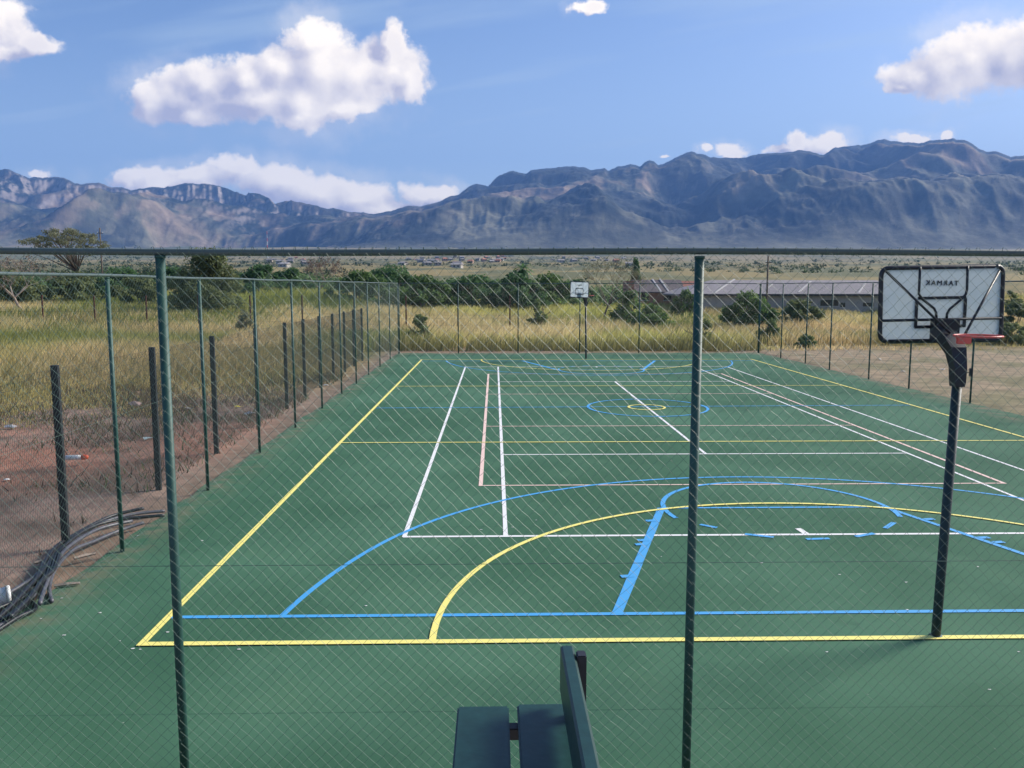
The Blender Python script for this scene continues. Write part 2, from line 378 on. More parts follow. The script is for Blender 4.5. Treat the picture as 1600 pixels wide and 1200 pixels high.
z = z + (22*(fbm(xw/120, DD/120, 5, 141, .6)-.5)+16*(ridged(xw/75, DD/110, 4, 143, .6)-.6))*sstep(0, .12, sc_)*sstep(1, .96, sc_)
lim = CAM[2]+DD*(np.minimum(vr, vrs+.006)-.009*(1-sc_))
z = np.where(s_ < 1, np.minimum(z, lim), zr-(DD-dr)*.45+15*(fbm(xw/200, DD/200, 3, 151)-.5))
z = np.where(s_ < .0, np.minimum(z, zf-4), np.maximum(z, zf-30))
# the crest itself meets the outline
near_crest = np.exp(-((s_-1)/.008)**2)
z = z*(1-near_crest)+(CAM[2]+DD*vr)*near_crest*(s_ <= 1.05)+z*near_crest*(s_ > 1.05)
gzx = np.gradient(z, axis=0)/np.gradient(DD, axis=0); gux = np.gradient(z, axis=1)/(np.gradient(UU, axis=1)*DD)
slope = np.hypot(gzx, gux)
c = np.empty(z.shape+(3,)); c[:] = (.018, .028, .024)
def mixh(col, m):
    m = np.clip(m, 0, 1)[..., None]; c[:] = c*(1-m)+np.array(col)*m
t1 = fbm(xw/420, DD/520, 5, 161); t2 = fbm(xw/120, DD/160, 5, 171); t3 = fbm(xw/900+5, DD/900, 4, 181)  # patch masks: scrub and grass tone, with sunlit patches put into the colour
crest = sstep(.62, .86, mid*.6+big*.25+.3*(t2-.35))
mixh((.15, .145, .09), crest*sstep(.95, .6, sc_)*.75)
mixh((.15, .15, .10), sstep(.47, .60, t1*.55+t3*.2+t2*.25)*sstep(.8, .45, sc_)*.75)
gr = fbm(xw/38, DD/60, 4, 195, .7)
mixh((.010, .018, .016), sstep(.5, .68, gr)*.5)
mixh((.20, .18, .13), sstep(.60, .74, fbm(xw/30+4, DD/42, 4, 197, .7))*sstep(.9, .5, sc_)*.45)
mixh((.012, .020, .018), sstep(.52, .64, fbm(xw/260+9, DD/300, 6, 191, .62))*.7)
mixh((.34, .23, .15), sstep(.48, .58, t1*.6+t2*.3+.12*crest)*sstep(.85, .55, sc_)*sstep(.42, .55, t3)*.62)  # dry-grass tan, also painting the sun patches that fall between clouds
mixh((.19, .18, .12), sstep(.50, .08, sc_)*sstep(.40, .60, t1*.45+t2*.25+.3*t3)*.9)
mixh((.165, .160, .105), sstep(.12, .0, sc_)*.6)
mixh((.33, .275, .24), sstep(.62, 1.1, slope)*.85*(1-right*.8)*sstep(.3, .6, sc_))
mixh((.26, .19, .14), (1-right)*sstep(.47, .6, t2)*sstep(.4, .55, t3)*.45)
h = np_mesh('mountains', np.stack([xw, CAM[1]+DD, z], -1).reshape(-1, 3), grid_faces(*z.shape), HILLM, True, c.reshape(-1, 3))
tag(h, kind='structure')

# haze: one closed box of even, pale air round everything on the ground
hz = MB().box(-8200, -190, -9, 8200, 8900, 1330).build('haze', pm('unused_haze', (1, 1, 1)))
hm = bpy.data.materials.new('haze_air'); hm.use_nodes = True; hn = hm.node_tree
hn.nodes.remove(hn.nodes['Principled BSDF']); pv = hn.nodes.new('ShaderNodeVolumePrincipled')
pv.inputs['Density'].default_value = 1.05e-4; pv.inputs['Color'].default_value = (.20, .42, .94, 1); pv.inputs['Density Attribute'].default_value = ''
hn.links.new(pv.outputs[0], hn.nodes['Material Output'].inputs['Volume'])
hz.data.materials[0] = hm; tag(hz, kind='stuff'); hz.display_type = 'WIRE'

# ------------------------------------------------------------------ the court
cm_, ct, cb = newmat('green_court_coating'); L = ct.links
g_ = ct.nodes.new('ShaderNodeNewGeometry')
def cnoise(sc, det=8, ro=.6):
    n = ct.nodes.new('ShaderNodeTexNoise'); n.inputs['Scale'].default_value = sc; n.inputs['Detail'].default_value = det; n.inputs['Roughness'].default_value = ro
    L.new(g_.outputs['Position'], n.inputs['Vector']); return n.outputs['Fac']
def cmix(a, b, f, blend='MIX'):
    n = ct.nodes.new('ShaderNodeMix'); n.data_type = 'RGBA'; n.blend_type = blend
    for i, q in ((6, a), (7, b), (0, f)):
        if isinstance(q, tuple): n.inputs[i].default_value = (*q, 1)
        elif isinstance(q, (int, float)): n.inputs[i].default_value = q
        else: L.new(q, n.inputs[i])
    return n.outputs[2]
base = cmix((.042, .116, .066), (.074, .172, .106), maprange(ct, cnoise(.22, 5), .35, .68))
base = cmix(base, (.075, .165, .095), math_node(ct, 'MULTIPLY', maprange(ct, cnoise(.9, 9, .7), .50, .8), .9))
base = cmix(base, (.026, .078, .052), math_node(ct, 'MULTIPLY', maprange(ct, cnoise(.55, 10, .75), .56, .74), .55))
base = cmix(base, (.14, .19, .125), math_node(ct, 'MULTIPLY', maprange(ct, cnoise(2.3, 12, .8), .60, .80), .6))
base = cmix(base, (.085, .165, .125), math_node(ct, 'MULTIPLY', maprange(ct, cnoise(140, 3), .55, .8), .5))
base = cmix(base, (.42, .46, .38), math_node(ct, 'MULTIPLY', maprange(ct, cnoise(16, 2, .5), .775, .80), .55))
sp_ = ct.nodes.new('ShaderNodeSeparateXYZ'); L.new(g_.outputs['Position'], sp_.inputs[0])
for j, yj in enumerate((-16.55, -11.42, -1.2, 4.9, 10.1)):
    dj = math_node(ct, 'ABSOLUTE', math_node(ct, 'SUBTRACT', sp_.outputs[1], yj))
    base = cmix(base, (.030, .085, .055), math_node(ct, 'MULTIPLY', maprange(ct, dj, .012, .004), .6))
ax_ = math_node(ct, 'ABSOLUTE', sp_.outputs[0])
du_ = math_node(ct, 'MULTIPLY', maprange(ct, ax_, 8.3, 9.3), maprange(ct, cnoise(2.2, 9, .7), .40, .66))
base = cmix(base, (.20, .165, .115), math_node(ct, 'MULTIPLY', du_, .8))
dy_ = math_node(ct, 'MULTIPLY', maprange(ct, sp_.outputs[1], 17.6, 19.2), maprange(ct, cnoise(1.3, 9, .7), .38, .6))
base = cmix(base, (.27, .225, .16), math_node(ct, 'MULTIPLY', dy_, .75))
L.new(base, cb.inputs['Base Color']); cb.inputs['Roughness'].default_value = .88; cb.inputs['Specular IOR Level'].default_value = .12
bp = ct.nodes.new('ShaderNodeBump'); bp.inputs['Strength'].default_value = .25; bp.inputs['Distance'].default_value = .004
L.new(cnoise(160, 3), bp.inputs['Height']); L.new(bp.outputs['Normal'], cb.inputs['Normal'])
# slab with a ragged poured edge
edge_pts = []
def edge(x0, y0, x1, y1, n, amp):
    for i in range(n):
        t = i/n; a = amp*(fbm(np.array([t*n*.55+x0]), np.array([y0*3.1]), 3, 5)[0]-.5)*2
        dx, dy = x1-x0, y1-y0; l = math.hypot(dx, dy)
        edge_pts.append((x0+dx*t+dy/l*a, y0+dy*t-dx/l*a))
edge(-9.22, -18.9, 9.9, -18.9, 40, .05); edge(9.95, -18.9, 9.2, 19.25, 80, .09); edge(9.2, 19.25, -9.15, 19.2, 50, .10); edge(-9.15, 19.2, -9.22, -18.9, 90, .10)
nb = len(edge_pts); mb = MB()
mb.add([(x, y, 0) for x, y in edge_pts]+[(x, y, -.16) for x, y in edge_pts],
       [tuple(range(nb))]+[(i, i+nb, (i+1) % nb+nb, (i+1) % nb) for i in range(nb)])
tag(mb.build('court_slab', cm_), kind='structure')

# painted lines: every stripe is a sheet a little above the one before
_lz = [.004]
def lift(): _lz[0] += .00014; return _lz[0]
def stripe(m, x0, y0, x1, y1, w_):
    z = lift(); dx, dy = x1-x0, y1-y0; l = math.hypot(dx, dy); nx, ny = -dy/l*w_/2, dx/l*w_/2
    k = max(2, int(l/.6)); vs = []; fs = []
    for i in range(k+1):
        t = i/k; j = 1+.05*random.uniform(-1, 1); ox = .004*random.uniform(-1, 1)
        x, y = x0+dx*t+ny*ox*20, y0+dy*t-nx*ox*20
        vs += [(x+nx*j, y+ny*j, z), (x-nx*j, y-ny*j, z)]
        if i: fs.append((2*i-2, 2*i-1, 2*i+1, 2*i))
    m.add(vs, fs)
def arc(m, cx, cy, r, a0, a1, w_, n=48):
    z = lift(); vs = []; fs = []
    for i in range(n+1):
        a = R(a0+(a1-a0)*i/n)
        for q in (r+w_/2, r-w_/2): vs.append((cx+q*math.cos(a), cy+q*math.sin(a), z))
        if i: fs.append((2*i-2, 2*i-1, 2*i+1, 2*i))
    m.add(vs, fs)
def linemat(name, col):
    m, nt_, b = newmat(name); gg = nt_.nodes.new('ShaderNodeNewGeometry'); nz = nt_.nodes.new('ShaderNodeTexNoise')
    nz.inputs['Scale'].default_value = 9; nz.inputs['Detail'].default_value = 9; nz.inputs['Roughness'].default_value = .72
    nt_.links.new(gg.outputs['Position'], nz.inputs['Vector'])
    f = maprange(nt_, nz.outputs['Fac'], .57, .76, 0, .6)
    mx = nt_.nodes.new('ShaderNodeMix'); mx.data_type = 'RGBA'; mx.inputs[6].default_value = (*col, 1); mx.inputs[7].default_value = (*[.6*q+.03 for q in col], 1)
    nt_.links.new(f, mx.inputs[0]); nt_.links.new(mx.outputs[2], b.inputs['Base Color']); b.inputs['Roughness'].default_value = .7
    return m
LW = linemat('white_line_paint', (.78, .78, .76)); LY = linemat('yellow_line_paint', (.86, .77, .21)); LB = linemat('blue_line_paint', (.055, .34, .68)); LP = linemat('pink_line_paint', (.80, .58, .50))
t_ = MB()                                    # tennis
for x in (-5.485, 5.485, -4.115, 4.115): stripe(t_, x, -11.9, x, 11.9, .062)
for y in (-11.885, 11.885): stripe(t_, -5.5, y, 5.5, y, .07)
for y in (-6.4, 6.4): stripe(t_, -4.1, y, 4.1, y, .062)
stripe(t_, 0, -6.4, 0, 6.4, .062); stripe(t_, 0, -11.85, -.02, -11.6, .09); stripe(t_, 0, 11.85, 0, 11.6, .07)
tag(t_.build('tennis_lines', LW), kind='structure')
p_ = MB()                                    # volleyball
for x in (-4.5, 4.5): stripe(p_, x, -9.03, x, 9.03, .068)
for y in (-9, 9, -3, 3): stripe(p_, -4.5, y, 4.52, y, .05)
tag(p_.build('volleyball_lines', LP), kind='structure')
b_ = MB()                                    # basketball
for sg in (-1, 1):
    Y0 = sg*14.6
    stripe(b_, -7.6, Y0, 7.6, Y0, .072)
    zq = lift(); vq = []; fq = []
    for i in range(91):                     # drawn by hand on site: it flares out towards the baseline
        a = 1.3+(177.4)*i/90; e = min(a, 180-a); rq = 6.30+.17*max(0, 1-e/22)**2; a = R(a if sg < 0 else a+180)
        for q in (rq+.034, rq-.034): vq.append((q*math.cos(a), sg*14.75+q*math.sin(a), zq))
        if i: fq.append((2*i-2, 2*i-1, 2*i+1, 2*i))
    b_.add(vq, fq)
    for sx in (-1, 1): stripe(b_, sx*3.0, Y0, sx*1.72, sg*10.5, .115 if sx < 0 or sg > 0 else .085)
    stripe(b_, -1.74, sg*10.5, 1.76, sg*10.5, .065)
    a0 = 0 if sg < 0 else 180
    arc(b_, .04, sg*10.58, 1.72, a0-16, a0+196, .075, 40)
    if sg > 0:
        for k in range(6): arc(b_, .04, sg*10.58, 1.72, a0+212+k*22.5, a0+222+k*22.5, .075, 5)
    else:
        for qa, qb in (((1094, 820), (1120, 825)), ((1164, 835), (1209, 840)), ((1260, 843), (1296, 842)), ((1337, 839), (1366, 834)), ((1383, 826), (1397, 817))):
            ga, gb = gnd(*qa), gnd(*qb); stripe(b_, ga[0], ga[1], gb[0], gb[1], .075)
for dx, dy in ((-2.66, -13.5), (-2.29, -12.3), (-2.23, -12.12), (-1.95, -11.2)):    # lane marks
    stripe(b_, dx-.13, dy, dx+.02, dy+.02, .09)
for dx, dy in ((2.72, -13.5), (2.35, -12.3), (2.27, -12.1), (2.0, -11.2)): stripe(b_, dx-.02, dy, dx+.13, dy+.02, .09)
stripe(b_, -7.55, .05, 7.55, .35, .06); arc(b_, 0, .08, 1.65, 0, 360, .075, 64)
tag(b_.build('basketball_lines', LB), kind='structure')
y_ = MB()                                    # netball
for x in (-7.6, 7.6): stripe(y_, x, -15.28, x, 15.28, .075)
for y in (-15.25, 15.25): stripe(y_, -7.64, y, 7.64, y, .085 if y < 0 else .06)
for y in (-5.083, 5.083): stripe(y_, -7.6, y, 7.6, y, .06)
for sg in (-1, 1): arc(y_, 0, sg*15.12, 4.86, -1.5 if sg < 0 else 178.5, 181.5 if sg < 0 else 361.5, .068, 70)
arc(y_, -.02, .08, .5, 0, 360, .065, 40)
tag(y_.build('netball_lines', LY), kind='structure')

# ------------------------------------------------------------------ chain-link fences
CELL = .071
def chain_mesh(name, W, H, hooks=True, jit=.0055, wr=.00094, seed=0):
    rng = np.random.default_rng(seed); nx = int(round(W/CELL)); nz = int(H/CELL)
    cw = W/nx; hh = H/nz
    X, Z = np.meshgrid(np.arange(2*nx+1)*cw/2, np.arange(2*nz+1)*hh/2, indexing='ij')
    jx = (fbm(X*2.1, Z*2.1, 3, 200+seed)-.5)*jit*6+rng.normal(0, jit*.35, X.shape); jz = (fbm(X*2.1+40, Z*2.1, 3, 210+seed)-.5)*jit*6+rng.normal(0, jit*.35, X.shape)
    edgef = np.minimum(1, np.minimum(X, W-X)/.2); jx = jx*edgef
    X = X+jx; Z = Z+jz; Yb = (fbm(X*1.2, Z*.9, 3, 220+seed)-.5)*.03
    segs = []
    for i in range(2*nx):
        for j in range(2*nz):
            if (i+j) % 2 == 0: segs.append((i, j, i+1, j+1, .0022))
            else: segs.append((i, j+1, i+1, j, -.0022))
    a = np.array(segs); i0, j0, i1, j1 = (a[:, k].astype(int) for k in range(4)); off = a[:, 4]
    P = np.stack([X[i0, j0], Yb[i0, j0]+off, Z[i0, j0]], 1); Q = np.stack([X[i1, j1], Yb[i1, j1]+off, Z[i1, j1]], 1)
    T = Q-P; T /= np.linalg.norm(T, axis=1, keepdims=True)
    A = np.cross(T, np.array([0, 1.0, 0])); A /= np.linalg.norm(A, axis=1, keepdims=True); B = np.array([0, 1.0, 0])
    V = []
    for E_ in (P, Q):
        for k in range(3):
            an = 2*math.pi*k/3+.5; V.append(E_+(A*math.cos(an)+B*math.sin(an))*wr)
    V = np.stack(V, 1).reshape(-1, 3); n = len(P); b = np.arange(n)[:, None]*6
    F = np.concatenate([b+np.array([[k, (k+1) % 3, 3+(k+1) % 3, 3+k]]) for k in range(3)], 0)
    if hooks:                               # loops where the wire is hung over the rail
        vv = []; ff = []; base_ = len(V)
        for i in range(nx):
            x = (i+.5)*cw+rng.normal(0, .006); lean = rng.normal(0, .007)
            for q in range(9):
                an = 2*math.pi*q/8-.9; cy, cz = math.sin(an)*.0225, math.cos(an)*.0225
                for s2 in (-1, 1): vv.append((x+lean*math.cos(an)+s2*.0014, -cy, H+.016+cz)); 
                if q: o = base_+i*18+q*2; ff.append((o-2, o-1, o+1, o))
        V = np.concatenate([V, np.array(vv)]); F = np.concatenate([F, np.array(ff)])
    o = np_mesh(name, V, F, WIRE); return o
PROTO = {}
def post_mesh(h, r, dark=False):
    m = MB(); m.tube([(0, 0, -.3), (0, 0, h)], r, 14)
    m.tube([(0, 0, h-.012), (0, 0, h+.002)], r*1.12, 14)
    return m.build('post', POST, None, True)
def fence(label, p0, p1, ts, h, pr, rr, pitch_near=False, clips=True):
    p0 = Vector(p0); p1 = Vector(p1); d = p1-p0; ang = math.atan2(d.y, d.x)
    t = thing('court_fence', label, 'fence', (p0.x, p0.y, 0), ang, 'green chain link fences round the court')
    key = (round(h, 2), pr)
    for i, x in enumerate(ts):
        if key not in PROTO: PROTO[key] = o = post_mesh(h-.02, pr)
        else: o = PROTO[key].copy(); COL.objects.link(o)
        o.parent = t; o.location = (x, 0, 0)
    r_ = MB(); xs = np.linspace(ts[0]-.05, ts[-1]+.05, 60)
    r_.tube([(x, 0, h+rr*.2+.006*math.sin(x*1.3)) for x in xs], rr, 12); r_.build('top_rail', RAIL, t, True)
    wm = MB()
    for zz in (.06, h*.5): wm.tube([(ts[0], .004, zz), (ts[-1], .004, zz)], .0018, 4)
    wm.build('line_wire', WIRE, t)
    for i in range(len(ts)-1):
        W = ts[i+1]-ts[i]; k2 = ('panel', round(h, 2), i % 3)
        if k2 not in PROTO: PROTO[k2] = o = chain_mesh('chain_link_panel', 3.0, h-.02, True, seed=i % 3)
        else: o = PROTO[k2].copy(); COL.objects.link(o)
        o.parent = t; o.location = (ts[i], -.034 if pitch_near else 0, .012); o.scale = (W/3.0, 1, 1)
    return t
fence('near chain link fence crossing the whole picture, its top rail against the mountains', (-9.09, -18.2, 0), (9.95, -18.2, 0), [0, 3.0, 5.97, 9.0, 12.0, 15.0, 19.0], 3.555, .026, .0185, True)
yl = [-18.2, -15.4, -12.45, -9.23, -6.14, -3.07, .08, 3.09, 5.9, 8.8, 12.0, 15.5, 18.95]
fence('left side chain link fence running away beside the dirt strip', (-9.0, -18.2, 0), (-9.08, 18.95, 0), [y+18.2 for y in yl], 3.49, .027, .018)
fence('far end chain link fence in front of the tall yellow grass', (-9.08, 19.0, 0), (9.12, 18.95, 0), [.05, 3.0, 6.0, 9.1, 12.1, 15.1, 18.15], 3.49, .027, .018)
yr = [0, 3.05, 6.0, 8.5, 11.9, 14.75, 18.2, 21.2, 24.2, 27.2, 30.2, 33.2, 37.0]
fr = fence('right side chain link fence along the bare brown track', (9.12, 18.95, 0), (9.9, -18.2, 0), yr, 3.49, .027, .018)
MB().box(18.16, -.07, .78, 18.30, -.03, 1.02, .008).tube([(18.2, -.05, .9), (18.2, -.16, .9)], .012, 8).build('latch', DARKST, fr)

# ------------------------------------------------------------------ dense welded mesh security fence on the left
SF = thing('security_fence', 'dense black welded mesh fence with flat charcoal posts left of the court', 'fence', (-9.8, -18.2, 0))
SF.rotation_euler = (0, 0, math.atan2(34, -.52))
sy = [0, 3.05, 6.09, 9.25, 12.34, 15.6, 18.6, 21.0, 23.5, 26.0, 28.6, 31.0, 33.5]
pb = None
for x in sy:
    if pb is None:
        pb = MB().box(-.035, -.045, -.3, .035, .045, 2.36, .006).build('post', DARKST, SF); o = pb
    else: o = pb.copy(); COL.objects.link(o); o.parent = SF
    o.location = (x, .0, 0)
wm_ = None
for i in range(len(sy)-1):
    W = sy[i+1]-sy[i]
    if wm_ is None:
        m = MB()
        def prof_y(z_): # V shaped folds stiffen the sheet
            q = min(abs(z_-.35), abs(z_-1.15), abs(z_-1.95)); return .05-.022*max(0, 1-q/.06)
        zs = sorted({.02, .29, .35, .41, 1.09, 1.15, 1.21, 1.89, 1.95, 2.01, 2.3})
        n = 78
        for k in range(n+1): m.tube([(3.0*k/n, prof_y(z_), z_) for z_ in zs], .0016, 3, False)
        for k in range(31): 
            z_ = .02+k*.076; m.tube([(0, prof_y(z_), z_), (3.0, prof_y(z_), z_)], .0017, 3, False)
        wm_ = m.build('mesh_panel', DARKST, SF); o = wm_
    else: o = wm_.copy(); COL.objects.link(o); o.parent = SF
    o.location = (sy[i], 0, 0); o.scale = (W/3.0, 1, 1)

# rusty post and wire fence out in the field
D_f = 55.0; u0 = uv(65, 460)[0]
FF = thing('field_fence', 'low wire fence on rusty posts standing in the yellow field', 'fence', (CAM[0]+u0*D_f, CAM[1]+D_f, 0))
pts_ = []
for k in range(-2, 10):
    px = 65+81.3*k; u = uv(px, 460)[0]; x = (u-u0)*D_f; zz = float(zt(CAM[0]+u*D_f, CAM[1]+D_f))
    ztop = CAM[2]+uv(px, 461)[1]*D_f; pts_.append((x, zz, ztop))
    MB().box(x-.045, -.03, zz-.3, x+.045, .03, ztop, .008).build('post', RUST, FF)
m = MB()
for q in (.25, .5, .75, .95): m.tube([(x, -.035, a+(b-a)*q) for x, a, b in pts_], .004, 4)
m.build('wire', RUST, FF)

# ------------------------------------------------------------------ hoops
def hoop_parts():
    t = thing('basketball_post', 'near netball and basketball post on the baseline with mirrored lettering on its board', 'basketball hoop', (.04, -15.2, 0), 0, 'sports posts on the baselines')
    MB().tube([(-.03, 0, -.2), (-.025, 0, 0), (.03, 0, 2.6)], .043, 18).build('pole', pm('dark_green_pole', (.010, .026, .024), .5, .4, 8), t, True)
    MB().tube([(-.025, 0, .001), (-.025, 0, .012)], .06, 18).build('base_collar', POST, t, True)
    YB = -14.8; by = YB+15.2
    def q(px, py): p = at(px, py, YB); return (p[0]-.04, by, p[2])
    # tapered arm that clamps the pole and carries the board
    arm = MB(); sec = [(.028, 0, 2.44, .042), (.029, .0, 2.48, .051), (.03, .01, 2.62, .058), (.024, .05, 2.77, .072), (.01, .17, 2.88, .08), (0, .30, 2.93, .08)]
    vs = []; fs = []
    for i, (x, y, z, hw) in enumerate(sec):
        dp = .055 if i < 3 else .06
        nrm = [(0, 1, 0)]*3+[(0, .8, -.6), (0, .5, -.86), (0, .4, -.9)]
        ny, nz = nrm[i][1], nrm[i][2]
        for sx, sn in ((-1, -1), (1, -1), (1, 1), (-1, 1)): vs.append((x+sx*hw, y+sn*ny*dp, z+sn*nz*dp))
        if i: fs += [(i*4-4+k, i*4-4+(k+1) % 4, i*4+(k+1) % 4, i*4+k) for k in range(4)]
    fs += [(3, 2, 1, 0), tuple(range(20, 24))]
    arm.add(vs, fs); arm.build('support_arm', BLACKP, t)
    a = q(1449, 534); b = q(1490, 498)
    MB().box(a[0], by-.13, a[2], b[0], by-.022, b[2], .012).tube([((a[0]+b[0])/2-.06, by-.135, a[2]+.09), ((a[0]+b[0])/2-.06, by-.128, a[2]+.09)], .012, 8).build('mount_box', BLACKP, t)
    j0 = (.02, .05, 2.86)
    br = MB().tube([(.0, .12, 2.93), q(1383, 424)[:1]+(by-.02,)+q(1383, 424)[2:]], .012, 8); br.build('brace', DARKST, t, True)
    br = MB().tube([(.05, .02, 2.86), q(1560, 423)[:1]+(by-.02,)+q(1560, 423)[2:]], .012, 8); br.build('brace', DARKST, t, True)
    # board
    bm_, bt, bb = newmat('clear_board_sheet')
    bb.inputs['Base Color'].default_value = (.70, .76, .80, 1); bb.inputs['Roughness'].default_value = .3
    tl = bt.nodes.new('ShaderNodeBsdfTranslucent'); tl.inputs['Color'].default_value = (.66, .73, .77, 1)
    nz = bt.nodes.new('ShaderNodeTexNoise'); nz.inputs['Scale'].default_value = 2.5
    mx = bt.nodes.new('ShaderNodeMix'); mx.data_type = 'RGBA'; mx.inputs[6].default_value = (.48, .56, .61, 1); mx.inputs[7].default_value = (.60, .65, .68, 1)
    bt.links.new(nz.outputs['Fac'], mx.inputs[0]); bt.links.new(mx.outputs[2], bb.inputs['Base Color'])
    tr = bt.nodes.new('ShaderNodeBsdfTransparent'); m1_ = bt.nodes.new('ShaderNodeMixShader'); m2_ = bt.nodes.new('ShaderNodeMixShader')
    m1_.inputs[0].default_value = .55; m2_.inputs[0].default_value = .26
    bt.links.new(bb.outputs[0], m1_.inputs[1]); bt.links.new(tl.outputs[0], m1_.inputs[2]); bt.links.new(m1_.outputs[0], m2_.inputs[1]); bt.links.new(tr.outputs[0], m2_.inputs[2])
    bt.links.new(m2_.outputs[0], bt.nodes['Material Output'].inputs['Surface'])
    TLc, TRc, BRc, BLc = q(1377, 419), q(1567.5, 415.5), q(1563, 531), q(1374.5, 534)
    def corner_ring(c, rad, n=6):
        out = []
        for i in range(4):
            p, a, b2 = Vector(c[i]), Vector(c[i-1]), Vector(c[(i+1) % 4])
            e1 = (a-p).normalized()*rad; e2 = (b2-p).normalized()*rad
            for k in range(n+1):
                s = k/n; out.append(tuple((p+e1)*(1-s)**2+p*2*s*(1-s)+(p+e2)*s*s))
        return out
    ring = corner_ring([TLc, TRc, BRc, BLc], .085)
    n = len(ring); m = MB()
    m.add([(x, y-.006, z) for x, y, z in ring]+[(x, y+.006, z) for x, y, z in ring], [tuple(range(n)), tuple(range(2*n-1, n-1, -1))]+[((i+1) % n, i, i+n, (i+1) % n+n) for i in range(n)])
    bd = m.build('backboard', bm_, t)
    MB().tube(ring, .022, 10, closed=True).build('board_frame', BLACKP, bd, True)
    def bar(mm, p, r_, wpx, dy=0.0):
        a, b = Vector(q(*p)), Vector(q(*r_)); d = (b-a).normalized(); w_ = wpx*8.05/FPX/2; nn = Vector((-d.z, 0, d.x))*w_
        y0, y1 = by-.0085-dy, by+.0085+dy; vs = []
        for yv in (y0, y1):
            for pnt in (a-nn, b-nn, b+nn, a+nn): vs.append((pnt.x, yv, pnt.z))
        mm.add(vs, [(0, 1, 2, 3), (7, 6, 5, 4), (0, 4, 5, 1), (1, 5, 6, 2), (2, 6, 7, 3), (3, 7, 4, 0)])
    m = MB()
    bar(m, (1432, 470), (1430, 511.5), 5); bar(m, (1508, 466), (1506, 509.5), 5, .0004); bar(m, (1429, 511), (1508, 509), 4.6, .0008); bar(m, (1434, 466), (1509, 464.5), 4.4, .0012)
    m.build('target_square', BLACKP, bd)
    m = MB()
    for path in ([(1436, 417), (1434.5, 450), (1434, 459), (1439, 467), (1458, 482), (1461, 489), (1461.5, 500)], [(1510, 415.5), (1509, 452), (1507, 460), (1500, 468), (1482, 483), (1478, 490), (1477, 500)]):
        m.tube([(p[0], by-.021, p[2]) for p in (q(*z_) for z_ in path)], .0125, 8)
    a, b = q(1376, 501), q(1562, 497); m.tube([(a[0], by-.021, a[2]), (b[0], by-.021, b[2])], .0135, 8)
    m.build('rear_tube', DARKST, bd, True)
    cu = bpy.data.curves.new('lettering', 'FONT'); cu.body = 'TARMAK'; cu.size = .068; cu.align_x = 'CENTER'; cu.align_y = 'CENTER'; cu.space_character = 1.32; cu.extrude = .0085; cu.offset = 0
    to = bpy.data.objects.new('lettering_source', cu); COL.objects.link(to)
    dg = bpy.context.evaluated_depsgraph_get(); dg.update(); me = bpy.data.meshes.new_from_object(to.evaluated_get(dg)); bpy.data.objects.remove(to)
    me.materials.clear(); me.materials.append(BLACKP)
    lo = bpy.data.objects.new('lettering', me); COL.objects.link(lo); lo.parent = bd
    c_ = q(1471.5, 442.5); lo.matrix_local = Matrix.Translation((c_[0], by, c_[2])) @ Matrix.Rotation(R(1.3), 4, 'Y') @ Matrix(((-1, 0, 0, 0), (0, 0, 1, 0), (0, 1, 0, 0), (0, 0, 0, 1)))
    # netball ring on the other side of the pole
    zc = at(1528, 525, -15.46)[2]; rc = at(1528, 525, -15.46)[0]-.04
    r_ = MB().tube([(rc+.195*math.cos(2*math.pi*i/32), -.26+.195*math.sin(2*math.pi*i/32), zc) for i in range(32)], .0095, 8, closed=True)
    rg = r_.build('goal_ring', RED, t, True)
    x0, x1 = at(1501, 530, -15.3)[0]-.04, at(1520, 530, -15.3)[0]-.04
    MB().box(x0-.02, -.085, zc-.085, x1, -.055, zc+.004, .006).tube([(x0+.01, -.085, zc-.02), (x0+.01, -.02, zc-.03)], .014, 8).build('ring_bracket', RED, rg)
    return t
H1 = hoop_parts()
H2 = copy_tree(H1); H2.location = (-.02, 15.75, 0); H2.rotation_euler = (0, 0, R(129))
H2['label'] = 'far netball and basketball post with small white board turned towards the camera'

# ------------------------------------------------------------------ stand and bench in the foreground
st = MB().box(-14, -27, -.1, 9, -19.86, 1.45, .02).build('spectator_stand', CONC)
tag(st, 'raised concrete spectator stand carrying the dark bench', 'stand')
SZ = 1.9
BE = thing('park_bench', 'dark teal plank bench seen from its end on the stand', 'bench', (-4.2, -21.0, 1.45))
def bl(p): return (p[0]+4.2, p[1]+21.0, p[2]-1.45)
YE = -20.06; y1 = YE+21.0; y0 = y1-1.9
def xz(px, py): p = at(px, py, YE); return p[0]+4.2, p[2]-1.45
xa, za = xz(715, 1103); xb, _ = xz(795, 1103); xc, _ = xz(808, 1100); xd, _ = xz(893, 1098)
MB().box(xa, y0, za-.032, xb, y1, za, .006).build('seat_plank', SEAT, BE)
MB().box(xc, y0, za-.032, xd, y1+.012, za, .006).build('seat_plank', SEAT, BE)
xe, zt1 = xz(873, 1010); xf, _ = xz(895, 1010); xg, zb1 = xz(875, 1079)
bp_ = MB(); vs = []
for yv in (y0, y1+.005):
    vs += [(xe+.006, yv, zt1-.006), (xg, yv, zb1), (xg+.036, yv, zb1), (xf+.004, yv, zt1-.006), (xf-.004, yv, zt1), (xe+.014, yv, zt1)]
n = 6; bp_.add(vs, [tuple(range(n)), tuple(range(2*n-1, n-1, -1))]+[((i+1) % n, i, i+n, (i+1) % n+n) for i in range(n)])
bp_.build('back_plank', SEAT, BE)
xs0, zs1 = xz(897, 1006); xs1, _ = xz(912, 1006)
